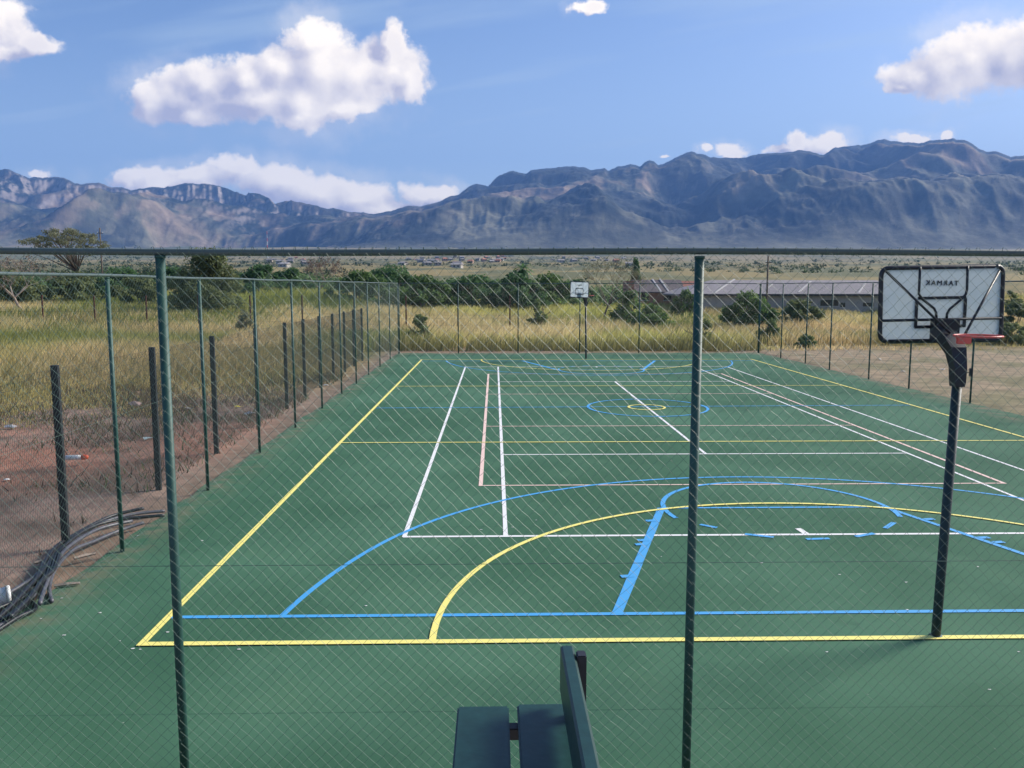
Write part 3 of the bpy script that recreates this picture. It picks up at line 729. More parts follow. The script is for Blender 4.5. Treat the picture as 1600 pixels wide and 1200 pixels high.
for yy_ in (y1-.05, y1-.95, y1-1.8):
    MB().box(xs0+.001, yy_-.05, .0, xs1, yy_, zs1, .004).build('back_support', DARKST, BE)
    m = MB().box(xa+.03, yy_-.05, za-.075, xs0+.004, yy_-.005, za-.033, .003); m.build('cross_bar', DARKST, BE)
    MB().box(xa+.03, yy_-.05, 0, xa+.07, yy_-.005, za-.078, .003).build('leg', DARKST, BE)
    m = MB().tube([(xa+.06, yy_-.03, .08), (xs0, yy_-.03, za-.09)], .016, 8); m.build('diagonal_brace', DARKST, BE)

# ------------------------------------------------------------------ conduit, bucket and litter beside the court
def smooth_path(p, n=10):
    out = []
    P = [p[0]]+p+[p[-1]]
    for i in range(1, len(P)-2):
        a, b, c, d = (np.array(P[i+k-1], float) for k in range(4))
        for k in range(n):
            t = k/n; out.append(tuple(.5*((2*b)+(-a+c)*t+(2*a-5*b+4*c-d)*t*t+(-a+3*b-3*c+d)*t**3)))
    out.append(tuple(p[-1])); return out
paths = [[(0,938),(60,905),(85,872),(118,842),(165,818),(215,805),(262,797)], [(-8,958),(52,930),(80,895),(100,860),(140,830),(190,812),(262,803)],
         [(70,946),(78,915),(92,880),(115,855),(160,828),(212,812)], [(88,940),(84,915),(94,888),(120,862),(150,846),(190,828),(230,818)],
         [(-10,985),(20,968),(45,945),(62,930)], [(-6,972),(25,948),(50,922),(70,895),(90,868)], [(-8,992),(35,968),(62,952),(58,938)], [(60,915),(88,862),(125,832),(178,806),(230,796)]]
names = ['grey conduit pipe, the outermost of the bundle by the security fence', 'dark conduit pipe running the whole length of the bundle beside the court', 'short grey conduit pipe whose end lies on the green slab', 'light grey conduit pipe curving closest to the green court', 'short thick conduit pipe in the left corner beside the white bucket', 'black conduit pipe half hidden at the bottom of the bundle', 'black conduit pipe lying lowest in the left corner, curled at its end', 'thin black conduit pipe along the soil side of the bundle']
for k, (pp, nm) in enumerate(zip(paths, names)):
    pts = [gnd(x, y, .026+.03*(k % 3)) for x, y in pp]
    pts = [(p[0]-.05, p[1], p[2]+(.02*math.sin(i*1.7+k))) for i, p in enumerate(pts)]
    m = MB(); sp = smooth_path(pts, 8); rr = [.023+.0016*(i % 2) for i in range(len(sp))]
    m.tube(sp, rr, 9)
    tag(m.build('conduit_pipe', PIPE if k in (0, 2, 3, 4) else BLACKP, None, True), nm, 'pipe', 'loose conduit pipes beside the court')
for k in range(5):
    o_ = 7*k; pts = [gnd(x, y, .03+.02*k) for x, y in [(-12+o_, 975-o_*.4), (18+o_, 962-o_), (48+o_*.7, 938-o_*1.2), (62+o_*.8, 912-o_*.8), (66+o_, 880-o_*.5)][:5]]
    m = MB(); sp = smooth_path([tuple(p) for p in pts], 8); m.tube(sp, [.021+.0015*(i % 2) for i in range(len(sp))], 8)
    tag(m.build('conduit_pipe', BLACKP, None, True), 'black conduit pipe in the tangled heap at the left corner beside the bucket', 'pipe', 'black conduits of the tangled heap')
bk = gnd(2, 952)
bt_ = thing('plastic_bucket', 'white plastic bucket lying on its side by the conduit pipes', 'bucket', (bk[0]-.1, bk[1]+.05, .1), R(35))
prf = [(0, .0), (.085, .0), (.093, .15), (.098, .26), (.108, .26), (.108, .30), (.1, .30), (.096, .27), (.08, .02), (0, .02)]
m = MB(); k = 20; vs = []; fs = []
for r_, h_ in prf:
    for j in range(k): a = 2*math.pi*j/k; vs.append((h_-.15, r_*math.cos(a), r_*math.sin(a)))
for i in range(len(prf)-1):
    for j in range(k): fs.append((i*k+j, i*k+(j+1) % k, (i+1)*k+(j+1) % k, (i+1)*k+j))
m.add(vs, fs); m.build('bucket_body', WHITEP, bt_, True)
MB().tube([(.11, .11*math.cos(a), .11*math.sin(a)) for a in np.linspace(-.2, 3.3, 14)], .003, 6).build('handle', DARKST, bt_)
bo = gnd(126, 722)
B_ = thing('plastic_bottle', 'crushed white bottle with bright orange end lying on red soil', 'bottle', (bo[0], bo[1], .02), R(12))
MB().tube([(-.28, 0, .07), (-.25, 0, .075), (-.05, 0, .075), (.02, 0, .07)], [.02, .05, .048, .046], 12).build('bottle_body', WHITEP, B_, True)
MB().tube([(.02, 0, .072), (.09, 0, .075), (.14, 0, .07)], [.048, .052, .03], 12).build('bottle_cap', pm('orange_plastic', (.75, .10, .03), .5), B_, True)
def scrap(px, py, size, label, group, col=(.72, .72, .68), zb=None, name='paper_scrap', cat='litter'):
    p = gnd(px, py); z0 = .004 if zb is None else zb
    rng = random.Random(int(px*7+py)); n = 7; fl = .5 if size > .06 else .12; vs = [(p[0], p[1], z0+size*fl)]
    for i in range(n):
        a = 2*math.pi*i/n; r_ = size*rng.uniform(.5, 1.2); vs.append((p[0]+r_*math.cos(a), p[1]+r_*.6*math.sin(a), z0+size*fl*rng.uniform(.1, .9)))
    vs.append((p[0], p[1], z0))
    fs = [(0, 1+i, 1+(i+1) % n) for i in range(n)]+[(n+1, 1+(i+1) % n, 1+i) for i in range(n)]
    if not scrap.m.get(col): scrap.m[col] = pm('litter_%d' % len(scrap.m), col, .7, .1)
    o = MB().add(vs, fs).build(name, scrap.m[col]); tag(o, label, cat, group); return o
scrap.m = {}
for i, (x, y) in enumerate([(572, 947), (1312, 898), (1416, 910), (1417, 953), (1292, 1019), (1592, 1019), (1528, 886), (1033, 870), (1190, 880), (156, 958), (64, 967), (316, 845), (100, 993), (208, 1014), (219, 1015), (262, 988), (97, 935), (215, 837), (374, 1015), (188, 1002), (863, 680), (801, 824), (838, 813), (752, 828), (1546, 1078), (1050, 690)]):
    scrap(x, y, (.012+.012*random.random()), 'tiny pale paper scrap lying on the open green court', 'paper scraps on the court')
for x, y, sz, lb, cl in [(390, 645, .16, 'crumpled grey white paper lump on the soil behind the third charcoal post', (.62, .62, .6)), (370, 634, .11, 'small yellow plastic wrapper on the bare soil behind the security fence', (.75, .62, .06)),
                        (230, 684, .12, 'pale teal plastic scrap beside the near fence post, beyond the black mesh', (.5, .62, .58)), (10, 747, .08, 'white scrap on the red soil at the left edge', (.75, .74, .72)), (538, 562, .14, 'white wrapper on dirt strip at far end of the security fence', (.75, .75, .72)), (508, 601, .12, 'white wrapper standing at the foot of a middle charcoal post', (.75, .75, .72)),
                        (210, 632, .3, 'broken pinkish brick rubble lump on the brown soil, left of the near post', (.42, .30, .26)), (295, 638, .14, 'small pale stone right of the near fence post on brown soil', (.5, .45, .42)), (18, 666, .16, 'pale grey rubble lump in the grass at the left edge', (.5, .48, .47))]:
    scrap(x, y, sz, lb, 'litter and rubble on the soil beyond the fence', cl, -.04)
for x, y, lb in [(1411, 580, 'pale stone on the brown track, left of the near hoop pole'), (1375, 561, 'pale stone at the grass edge left of the backboard'), (1472, 577, 'pale stone beside the near hoop arm on the track')]:
    scrap(x, y, .12, lb, 'stones on the brown track', (.55, .5, .45), -.03, 'track_stone', 'stone')
# timber offcuts by the slab edge
for i, (x, y, lb) in enumerate([(105, 917, 'broken plank end lying on the green slab beside the pipe bundle'), (72, 880, 'short pale stick on brown soil above the pipe bundle'), (133, 872, 'short pale stick lying across the pipe bundle')]):
    p = gnd(x, y); a = R(20+14*i); dx, dy = math.cos(a)*.13, math.sin(a)*.13
    tag(MB().tube([(p[0]-dx, p[1]-dy, .03), (p[0], p[1], .035), (p[0]+dx, p[1]+dy, .03)], [.02, .024, .016], 5).build('wood_offcut', PALEBARK), lb, 'stick', 'wood offcuts by the court edge')

# ------------------------------------------------------------------ vegetation
def leaves(centres, radii, n, size, cols, seed, flat=1.0, ybias=0):
    rng = np.random.default_rng(seed); centres = np.array(centres, float); radii = np.array(radii, float)
    wgt = radii.prod(1)**(2/3); k = rng.choice(len(centres), n, p=wgt/wgt.sum())
    d = rng.normal(size=(n, 3)); d /= np.linalg.norm(d, axis=1, keepdims=True); r = rng.random(n)**.45
    lump = 1+.35*(fbm(d[:, 0]*2.3+k*5.1, d[:, 2]*2.3+d[:, 1]*1.7, 3, seed)-.5)*2
    P = centres[k]+d*radii[k]*(r*lump)[:, None]
    nrm = d*.7+rng.normal(size=(n, 3))*.8+np.array([0, 0, .5]); nrm /= np.linalg.norm(nrm, axis=1, keepdims=True)
    a = np.cross(nrm, rng.normal(size=(n, 3))); a /= np.linalg.norm(a, axis=1, keepdims=True); b = np.cross(nrm, a)
    s = size*rng.uniform(.55, 1.3, n)[:, None]
    V = np.stack([P-a*s-b*s*.45, P+a*s*.3-b*s*.55, P+a*s, P+a*s*.1+b*s*.55], 1).reshape(-1, 3)
    F = np.arange(n*4).reshape(-1, 4)
    cols = np.array(cols, float); cl = rng.random(len(centres)); t = np.clip(.5*cl[k]+.6*rng.random(n)-.1, 0, 1)[:, None]
    C = cols[0]*(1-t)+cols[1]*t; return V, F, np.repeat(C, 4, 0)
G_DARK = [(.045, .105, .05), (.14, .25, .09)]; G_MID = [(.06, .12, .04), (.18, .28, .08)]; G_OLIVE = [(.10, .13, .055), (.23, .26, .11)]; G_SHRUB = [(.11, .16, .06), (.25, .31, .12)]; G_GREY = [(.14, .155, .095), (.28, .285, .17)]; G_BROWN = [(.12, .085, .06), (.22, .155, .11)]
def limb(m, p, d, length, r, depth, rng, spread, tips, up=.15, minr=.012, nseg=3):
    p = Vector(p); d = Vector(d).normalized(); pts = [p.copy()]; rr = [r]
    for i in range(nseg):
        d = (d+Vector((rng.gauss(0, .13), rng.gauss(0, .13), rng.gauss(0, .10)+up*.3))).normalized(); p = p+d*length/nseg; pts.append(p.copy()); rr.append(max(minr, r*(1-.4*(i+1)/nseg)))
    m.tube(pts, rr, 6 if r > .05 else 3, False)
    if depth == 0: tips.append(p.copy()); return
    for k in range(rng.choice((2, 3, 3))):
        a = Vector((rng.gauss(0, 1), rng.gauss(0, 1), rng.gauss(0, .45)+up)).normalized()
        limb(m, p, d*(1-spread)+a*spread, length*rng.uniform(.62, .85), max(minr, rr[-1]*.72), depth-1, rng, spread, tips, up, minr, nseg)
def tree(px, D, ytop, wpx, label, style, cols, group, name='tree', cat='tree', n=2600, leaf=.17, seed=1, ybase=None, bark=None, trunk_frac=.35):
    if style == 'bush': n = int(n*2.1)
    u = uv(px, 447)[0]; x = CAM[0]+u*D; y = CAM[1]+D; z0 = float(zt(x, y))
    H = CAM[2]+uv(px, ytop)[1]*D-z0; W = wpx/FPX*D*(1.22 if style == 'bush' and D > 75 else 1)
    t = thing(name, label, cat, (x, y, z0-.05), 0, group)
    rng = random.Random(seed); bark = bark or BARK; tips = []; m = MB()
    if style == 'bush':
        for k in range(5):
            a = rng.uniform(0, 6.28); limb(m, (0, 0, -.1), (.5*math.cos(a), .5*math.sin(a), 1), H*.5, .035+H*.008, 1, rng, .5, tips)
        cs = []; rs = []
        for k in range(max(26, int(W*5))):
            a = rng.uniform(0, 6.28); q = math.sqrt(rng.random())*.46; zm = H*(1-.8*(q/.5)**2*rng.uniform(.8, 1.1))
            rad = rng.uniform(.10, .19)*min(W, H*1.3)
            cs.append((W*q*math.cos(a), W*q*.8*math.sin(a), max(.15, zm*rng.uniform(.12, .95)))); rs.append((rad, rad, rad*rng.uniform(.55, .85)))
        cs.append((0, 0, H*.76)); rs.append((W*.2, W*.2, H*.2))
        V, F, C = leaves(cs, rs, n, leaf, cols, seed)
    elif style == 'umbrella':
        limb(m, (0, 0, -.1), (.05, 0, 1), H*.42, .16, 0, rng, .5, tips)
        top = tips.pop(); cs = []; rs = []
        for k in range(74):
            a = k*2.39996; q = math.sqrt((k+.5)/74); rr_ = W*.5*q*rng.uniform(.85, 1.05)
            c_ = (rr_*math.cos(a), rr_*.8*math.sin(a), H*(.95-.20*q*q-rng.random()**2*.16)); cs.append(c_)
            e_ = rng.uniform(.32, .62); rs.append((e_, e_, e_*.5))
            if k % 2 == 0:
                mid_ = Vector((c_[0]*.45, c_[1]*.45, top.z+(c_[2]-top.z)*.62))
                m.tube([top, mid_, Vector(c_)], [.06, .035, .014], 4, False)
        V, F, C = leaves(cs, rs, n, leaf, cols, seed)
    elif style == 'bare':
        limb(m, (0, 0, -.1), (.06, 0, 1), H*trunk_frac, .05+H*.016, 0, rng, .5, tips)
        top = tips.pop()
        for k in range(5):
            a = 6.28*k/5+rng.uniform(-.4, .4); limb(m, top, (.8*math.cos(a), .8*math.sin(a), .8), H*.27, .03+H*.008, 4, rng, .42, tips, .16, .011, 2)
        vx = np.array(m.v); s = (W*.5)/np.percentile(np.abs(vx[:, 0]), 99); zs = H/vx[:, 2].max()
        m.v = [(a*s, b*s, c*zs) for a, b, c in m.v]; tips = [Vector((q.x*s, q.y*s, q.z*zs)) for q in tips]
        cs = [tuple(q) for q in tips]; rs = [(.35, .35, .25)]*len(cs)
        V, F, C = leaves(cs, rs, n, leaf, cols, seed) if n else (None, None, None)
    elif style == 'conifer':
        m.tube([(0, 0, -.2), (0, 0, H*.95)], [.16, .03], 7)
        cs = []; rs = []
        for k in range(26):
            f = .2+.78*k/25; a = k*2.4; wv = W*.42*(1-.72*abs(f-.38)**.8*1.25)*rng.uniform(.6, 1.0)
            cs.append((wv*.55*math.cos(a), wv*.55*math.sin(a), H*f)); rs.append((wv*.55, wv*.55, H*.055))
        V, F, C = leaves(cs, rs, n, leaf, cols, seed)
    elif style == 'palm':
        m.tube([(0, 0, -.2), (.1, 0, H*.5), (.05, 0, H*.8)], [.22, .17, .15], 8)
        Vs = []; Fs = []; b = 0
        for k in range(46):
            a = k*2.399; el = 1.25-1.7*(k/46); Lf = H*.34*rng.uniform(.8, 1.1); px_, pz = 0.0, H*.8; prev = None
            for i in range(7):
                s_ = i/6; wv = .16*Lf*math.sin(math.pi*(.08+.9*s_))*.5; e2 = el-1.5*s_
                if i: px_ += Lf/6*math.cos(e2); pz += Lf/6*math.sin(e2)
                cx, cy = px_*math.cos(a), px_*math.sin(a); nx, ny = -math.sin(a)*wv, math.cos(a)*wv
                Vs += [(cx+nx, cy+ny, pz-.4*wv), (cx-nx, cy-ny, pz-.4*wv)]
                if i: Fs.append((b+2*i-2, b+2*i-1, b+2*i+1, b+2*i))
            b += 14
        V = np.array(Vs); F = np.array(Fs); rr_ = np.random.default_rng(3).random((46, 1, 1)); C = (np.array(cols[0])*(1-rr_)+np.array(cols[1])*rr_).repeat(14, 1).reshape(-1, 3)
    m.build('trunk', bark, t, True)
    if V is not None: np_mesh('crown', V, F, LEAF, False, C, t)
    return t
gB = 'bushes and trees beyond the field'
tree(108, 78, 349, 128, 'flat topped grey green thorn tree rising above the rail at left', 'umbrella', G_GREY, gB, 'thorn_tree', n=7000, leaf=.08, seed=3)
tree(36, 62, 398, 120, 'leafless pinkish tree in front of the flat topped thorn tree', 'bare', G_BROWN, gB, 'bare_tree', n=500, leaf=.06, seed=5, bark=PALEBARK, trunk_frac=.42)
tree(15, 72, 416, 110, 'low dark bush at the left edge below the leafless tree', 'bush', G_OLIVE, gB, 'bush', 'bush', 3000, .15, 7)
tree(112, 76, 424, 150, 'wide olive bush at the foot of the flat topped thorn tree', 'bush', G_OLIVE, gB, 'bush', 'bush', 4200, .15, 8)
tree(190, 84, 414, 92, 'rounded dark green bush behind the left fence rail, right of the utility pole', 'bush', G_DARK, gB, 'bush', 'bush', 3200, .15, 9)
tree(222, 70, 428, 90, 'low olive bush directly left of the near fence post', 'bush', G_OLIVE, gB, 'bush', 'bush', 2600, .14, 10)
tree(262, 88, 412, 60, 'small green bush just right of the near fence post', 'bush', G_DARK, gB, 'bush', 'bush', 2000, .15, 11)
tree(328, 66, 386, 118, 'broad olive green tree poking over the rail right of the near post', 'bush', G_OLIVE, gB, 'broad_tree', 'tree', 6500, .13, 12)
tree(405, 82, 411, 70, 'dense dark round bush right of the broad olive tree', 'bush', G_DARK, gB, 'bush', 'bush', 3600, .14, 13)
tree(452, 86, 418, 64, 'dark green bush left of the pinkish leafless thicket', 'bush', G_DARK, gB, 'bush', 'bush', 3000, .15, 14)
tree(500, 90, 400, 92, 'pinkish leafless thicket tree in the middle of the tree line', 'bare', G_BROWN, gB, 'bare_tree', n=900, leaf=.07, seed=15, bark=TWIG, trunk_frac=.2)
tree(560, 80, 424, 90, 'mid green bush behind the far corner of the left fence', 'bush', G_MID, gB, 'bush', 'bush', 3400, .15, 16)
tree(612, 92, 411, 110, 'large dark green tree above the far left corner of the court', 'bush', G_DARK, gB, 'broad_tree', 'tree', 5200, .16, 17)
tree(662, 78, 425, 92, 'bright green tree standing right of the far left corner post', 'bush', G_MID, gB, 'broad_tree', 'tree', 4600, .14, 18)
tree(735, 80, 425, 88, 'dark green bush left of the palm crowned tree', 'bush', G_DARK, gB, 'bush', 'bush', 4200, .14, 19)
tree(816, 84, 404, 60, 'palm with drooping dark fronds standing over the green trees', 'palm', G_DARK, gB, 'palm_tree', 'tree', seed=20)
tree(806, 80, 421, 84, 'dark green bush wrapped round the palm trunk', 'bush', G_DARK, gB, 'bush', 'bush', 4200, .14, 21)
tree(858, 82, 422, 80, 'dense green tree directly left of the far white board', 'bush', G_MID, gB, 'broad_tree', 'tree', 4600, .14, 22)
tree(900, 92, 432, 60, 'low dark bush behind the far white board', 'bush', G_DARK, gB, 'bush', 'bush', 2400, .15, 23)
tree(944, 70, 401, 118, 'big grey leafless tree with spreading twigs right of the far board', 'bare', G_GREY, gB, 'bare_tree', n=1500, leaf=.06, seed=24, bark=BARK, trunk_frac=.28)
tree(985, 66, 452, 66, 'green shrub at the foot of the big leafless tree', 'bush', G_MID, gB, 'bush', 'bush', 2200, .12, 25)
tree(993, 135, 404, 24, 'lone dark conifer rising behind the brick house', 'conifer', G_DARK, gB, 'conifer_tree', 'tree', 2400, .2, 26)
tree(1072, 76, 448, 40, 'dark bush at the right end of the brick house', 'bush', G_MID, gB, 'bush', 'bush', 2000, .13, 27)
tree(1020, 58, 472, 80, 'low dark shrub in the grass below the brick house', 'bush', G_MID, gB, 'bush', 'bush', 2200, .10, 28)
tree(1168, 62, 449, 92, 'large dark bush in front of the long grey roof', 'bush', G_MID, gB, 'bush', 'bush', 5200, .11, 29)
tree(1250, 64, 463, 90, 'pale grey green bush right of the large dark bush', 'bush', G_OLIVE, gB, 'bush', 'bush', 3200, .11, 30)
tree(1590, 60, 468, 80, 'olive bush at the right edge beyond the backboard', 'bush', G_OLIVE, gB, 'bush', 'bush', 3200, .11, 31)
tree(1545, 95, 445, 90, 'green bush behind the right edge of the backboard', 'bush', G_OLIVE, gB, 'bush', 'bush', 3000, .15, 38)
gS = 'shrubs in the tall grass'
tree(655, 47, 487, 44, 'leafy green shrub in the grass beside the far left corner post', 'bush', G_SHRUB, gS, 'shrub', 'shrub', 2200, .07, 32)
tree(1207, 49, 494, 44, 'rounded green shrub in the grass behind the right fence corner', 'bush', G_SHRUB, gS, 'shrub', 'shrub', 1800, .07, 33)
tree(1262, 46, 520, 40, 'grey green shrub in the grass by the right side fence', 'bush', G_SHRUB, gS, 'shrub', 'shrub', 1300, .06, 34)
tree(1105, 46, 490, 30, 'wispy olive shrub hidden behind the near centre post', 'bush', G_SHRUB, gS, 'shrub', 'shrub', 900, .06, 35)
tree(380, 52, 478, 34, 'thin grey shrub between two rusty posts in the yellow field', 'bush', G_GREY, gS, 'shrub', 'shrub', 900, .06, 36)
tree(840, 60, 462, 30, 'small bright green shrub below the dense green tree', 'bush', G_SHRUB, gS, 'shrub', 'shrub', 1200, .08, 37)
tree(1584, 48, 500, 70, 'low olive shrub at the right edge beyond the brown track', 'bush', G_OLIVE, gS, 'shrub', 'shrub', 1800, .08, 41)
tree(1440, 52, 505, 60, 'low olive shrub behind the lower edge of the near backboard', 'bush', G_OLIVE, gS, 'shrub', 'shrub', 1600, .08, 42)
tree(5, 28, 596, 40, 'bright green weed clump at the left edge behind the black mesh', 'bush', G_MID, gS, 'shrub', 'shrub', 1500, .05, 39)

# tall dry grass
def grass():
    rng = np.random.default_rng(5); N_ = 520000
    D = 22+rng.random(N_)**1.35*100; uu = rng.uniform(-.72, .75, N_)
    D = np.concatenate([D, rng.uniform(9, 26, 110000)]); uu = np.concatenate([uu, rng.uniform(-.9, -.2, 110000)]); N_ = len(D)
    x = CAM[0]+uu*D; y = CAM[1]+D
    n1 = fbm(x*.16, y*.16, 5, 21); n2 = fbm(x*.5, y*.5, 4, 301)
    keep = np.where(y > 20.6+1.2*(n2-.5), 1.0, 0)
    left = (x < -10.9)*sstep(-2.5, 11.5, y+7*(n1-.5)+9*(n2-.5)+np.clip((-x-13)*.5, -2, 4)); keep = np.maximum(keep, left)
    rightd = (x > 9.8)*(y < 24+4*(n2-.4)); keep = keep*np.where(rightd, .30*(n2 > .46), 1)
    keep *= sstep(.20, .42, n2)
    k = rng.random(N_) < keep; x, y, D, n1, n2 = x[k], y[k], D[k], n1[k], n2[k]; n = len(x)
    z = zt(x, y); low = np.where((x > 9.8) & (y < 24), .3, 1)*np.where((x < -10.8) & (y < 12), .5+.4*sstep(0, 12, y), 1)
    edge_l = np.where((x < -10.8) & (y < 16), .2+.7*left[k], 1)*(.5+1.0*fbm(x*.09, y*.09, 4, 351))
    Hh = edge_l*(.45+.55*fbm(x*.3, y*.3, 3, 311))*rng.uniform(.55, 1.15, n)*low*1.05
    a = rng.uniform(0, 6.283, n); wv = (.006+.00030*D)*rng.uniform(.6, 1.4, n)
    lean = Hh*rng.uniform(.08, .5, n); la = rng.normal(.4, 1.0, n)
    ax, ay = np.cos(a)*wv, np.sin(a)*wv; lx, ly = np.cos(la)*lean, np.sin(la)*lean
    P = np.stack([x, y, z-.03], 1)
    V = np.stack([P-np.stack([ax, ay, 0*x], 1), P+np.stack([ax, ay, 0*x], 1),
                  P+np.stack([lx*.35+ax*.8, ly*.35+ay*.8, Hh*.6], 1), P+np.stack([lx+ax*.15, ly+ay*.15, Hh], 1), P+np.stack([lx*.35-ax*.8, ly*.35-ay*.8, Hh*.6], 1)], 1).reshape(-1, 3)
    i5 = np.arange(n)[:, None]*5
    F = np.concatenate([i5+np.array([[0, 1, 2, 4]]), i5+np.array([[4, 2, 3, 3]])], 0)[:n]
    F2 = i5+np.array([[4, 2, 3]])
    straw = np.array([.76, .65, .31]); tan = np.array([.62, .49, .27]); green = np.array([.20, .24, .06]); lime = np.array([.52, .52, .14])
    t = rng.random((n, 1)); C = straw*t+tan*(1-t)
    gm = sstep(.46, .62, fbm(x*.09, y*.05, 4, 321)+.10*rng.normal(size=n)+.16*((x < -10) & (y < 18) & (x > -26)))[:, None]; C = C*(1-gm)+green*gm
    lm = sstep(.46, .60, fbm(x*.06+9, y*.06, 4, 331)+.06*rng.normal(size=n))[:, None]*.7; C = C*(1-lm)+lime*lm
    rose = sstep(.48, .62, fbm(x*.05+3, y*.09, 4, 341)+.12*np.exp(-((D-36)/8)**2)+.05*rng.normal(size=n))[:, None]*.4; C = C*(1-rose)+np.array([.64, .45, .26])*rose
    band = (np.exp(-((D-46)/4)**2)*(x < -19))[:, None]*.8; C = C*(1-band)+green*1.1*band
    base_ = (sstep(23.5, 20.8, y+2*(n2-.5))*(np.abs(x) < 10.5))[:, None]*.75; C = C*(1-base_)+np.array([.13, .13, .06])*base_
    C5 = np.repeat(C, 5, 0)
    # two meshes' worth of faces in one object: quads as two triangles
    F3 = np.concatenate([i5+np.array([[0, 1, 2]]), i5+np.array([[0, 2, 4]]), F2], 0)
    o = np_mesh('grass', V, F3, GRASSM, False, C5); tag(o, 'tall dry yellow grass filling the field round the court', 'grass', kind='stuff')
grass()
# low weeds and dry stalks on the bare soil at left
def weeds():
    rng = np.random.default_rng(9); n = 90000
    x = rng.uniform(-34, -9.9, n); y = rng.uniform(-19, 9, n); q = fbm(x*.6, y*.6, 4, 401); q2 = fbm(x*.16, y*.16, 5, 21)
    k = (rng.random(n) < sstep(.40, .62, q)*(.25+.75*sstep(.62, .42, q2+.28*sstep(-11, -15, x)*sstep(-4, -9, y)-.05))); x, y = x[k], y[k]; n = len(x); z = zt(x, y)
    H_ = rng.uniform(.05, .34, n)*(.6+.8*sstep(-10, 5, y)); a = rng.uniform(0, 6.28, n); w_ = rng.uniform(.005, .015, n); l = rng.uniform(.2, 1.1, n)*H_; la = rng.uniform(0, 6.28, n)
    P = np.stack([x, y, z-.01], 1); A = np.stack([np.cos(a)*w_, np.sin(a)*w_, 0*x], 1)
    V = np.stack([P-A, P+A, P+np.stack([np.cos(la)*l, np.sin(la)*l, H_], 1)], 1).reshape(-1, 3)
    t = rng.random((n, 1)); C = np.array([.22, .155, .10])*t+np.array([.06, .045, .032])*(1-t); g_ = (rng.random((n, 1)) < .2); C = np.where(g_, np.array([[.10, .15, .05]]), C)
    o = np_mesh('ground_weeds', V, np.arange(n*3).reshape(-1, 3), GRASSM, False, np.repeat(C, 3, 0)); tag(o, 'low dry weeds on the bare soil left of the court', 'weeds', kind='stuff')
weeds()
def thicket():
    rng = np.random.default_rng(77); cs = []; rs = []
    for k in range(420):
        px = rng.uniform(-60, 990); D = rng.uniform(86, 118); u = uv(px, 447)[0]; x = CAM[0]+u*D; y = CAM[1]+D; z0 = float(zt(x, y))
        e = rng.uniform(.9, 2.0); cs.append((x, y, z0+e*.55)); rs.append((e*1.3, e*1.1, e*.75))
    V, F, C = leaves(cs, rs, 52000, .2, [(.065, .125, .055), (.17, .25, .10)], 78)
    tag(np_mesh('thicket', V, F, LEAF, False, C), 'continuous low green thicket filling in between the trees beyond the field', 'thicket', kind='stuff')
thicket()
# scattered bush of the far plain
def far_bush():
    rng = np.random.default_rng(14); n = 5200
    D = 120*(3400/120)**rng.random(n); uu = rng.uniform(-.75, .78, n); x = CAM[0]+uu*D; y = CAM[1]+D
    q = fbm(x*.008, y*.004, 4, 501)+.12*sstep(.1, -.3, uu); k = (q > .5) & ~((uu > .05) & (uu < .5) & (D < 150)) & ((uu < .08) | (D > 210)); x, y, D = x[k], y[k], D[k]; z = zt(x, y); n = len(x)
    Vs = []; Fs = []; Cs = []; b = 0
    cs = np.stack([x, y, z], 1)
    for i in range(n):
        s = rng.uniform(.8, 2.3)*(1+D[i]/2600); m_ = 40 if D[i] < 500 else 16
        d = rng.normal(size=(m_, 3)); d /= np.linalg.norm(d, axis=1, keepdims=True); d[:, 2] = np.abs(d[:, 2])*1.0
        P = cs[i]+d*s*(rng.random((m_, 1))**.4)*np.array([1.25, 1.25, 1.0]); e = s*(.26 if m_ == 40 else .42)
        T = P[:, None, :]+rng.normal(size=(m_, 3, 3))*e*.7
        Vs.append(T.reshape(-1, 3)); Cs.append(np.repeat(np.array([[.035, .055, .025]])*rng.uniform(.7, 1.7)+rng.random((m_, 1))*np.array([[.03, .04, .012]]), 3, 0))
    V = np.concatenate(Vs); o = np_mesh('distant_bush', V, np.arange(len(V)).reshape(-1, 3), LEAF, False, np.concatenate(Cs)); tag(o, 'scattered dark bush across the plain below the mountains', 'bush', kind='stuff')
far_bush()

# ------------------------------------------------------------------ buildings
def roofmat(name, c1, sc=14):
    return pm(name, c1, .75, .35, sc, bump=.2)
TILE = roofmat('dark_roof_tiles', (.11, .09, .095)); GREYROOF = roofmat('grey_roof_sheets', (.23, .21, .22), 3); BRICK = pm('red_brick', (.42, .19, .125), .9, .3, 30); WALLG = pm('grey_plaster', (.36, .33, .31), .9, .15, 3); RIDGE = pm('pale_ridge_cap', (.44, .42, .41), .7, .1); GLASSD = pm('dark_window', (.02, .022, .026), .15, .2)
def gable(m, x0, x1, y0, y1, ze, zr, ov=.3, hip0=0.0, hip1=0.0, th=.10):
    ym = (y0+y1)/2; x0 -= ov; x1 += ov; y0 -= ov; y1 += ov
    T = [(x0, y0, ze), (x1, y0, ze), (x1, y1, ze), (x0, y1, ze), (x0+hip0, ym, zr), (x1-hip1, ym, zr)]
    Bt = [(a, b, c-th) for a, b, c in T]
    fs = [(0, 1, 5, 4), (2, 3, 4, 5), (3, 0, 4), (1, 2, 5)]
    m.add(T+Bt, fs+[tuple(6+i for i in reversed(f)) for f in fs]+[(6, 7, 1, 0), (7, 8, 2, 1), (8, 9, 3, 2), (9, 6, 0, 3)])
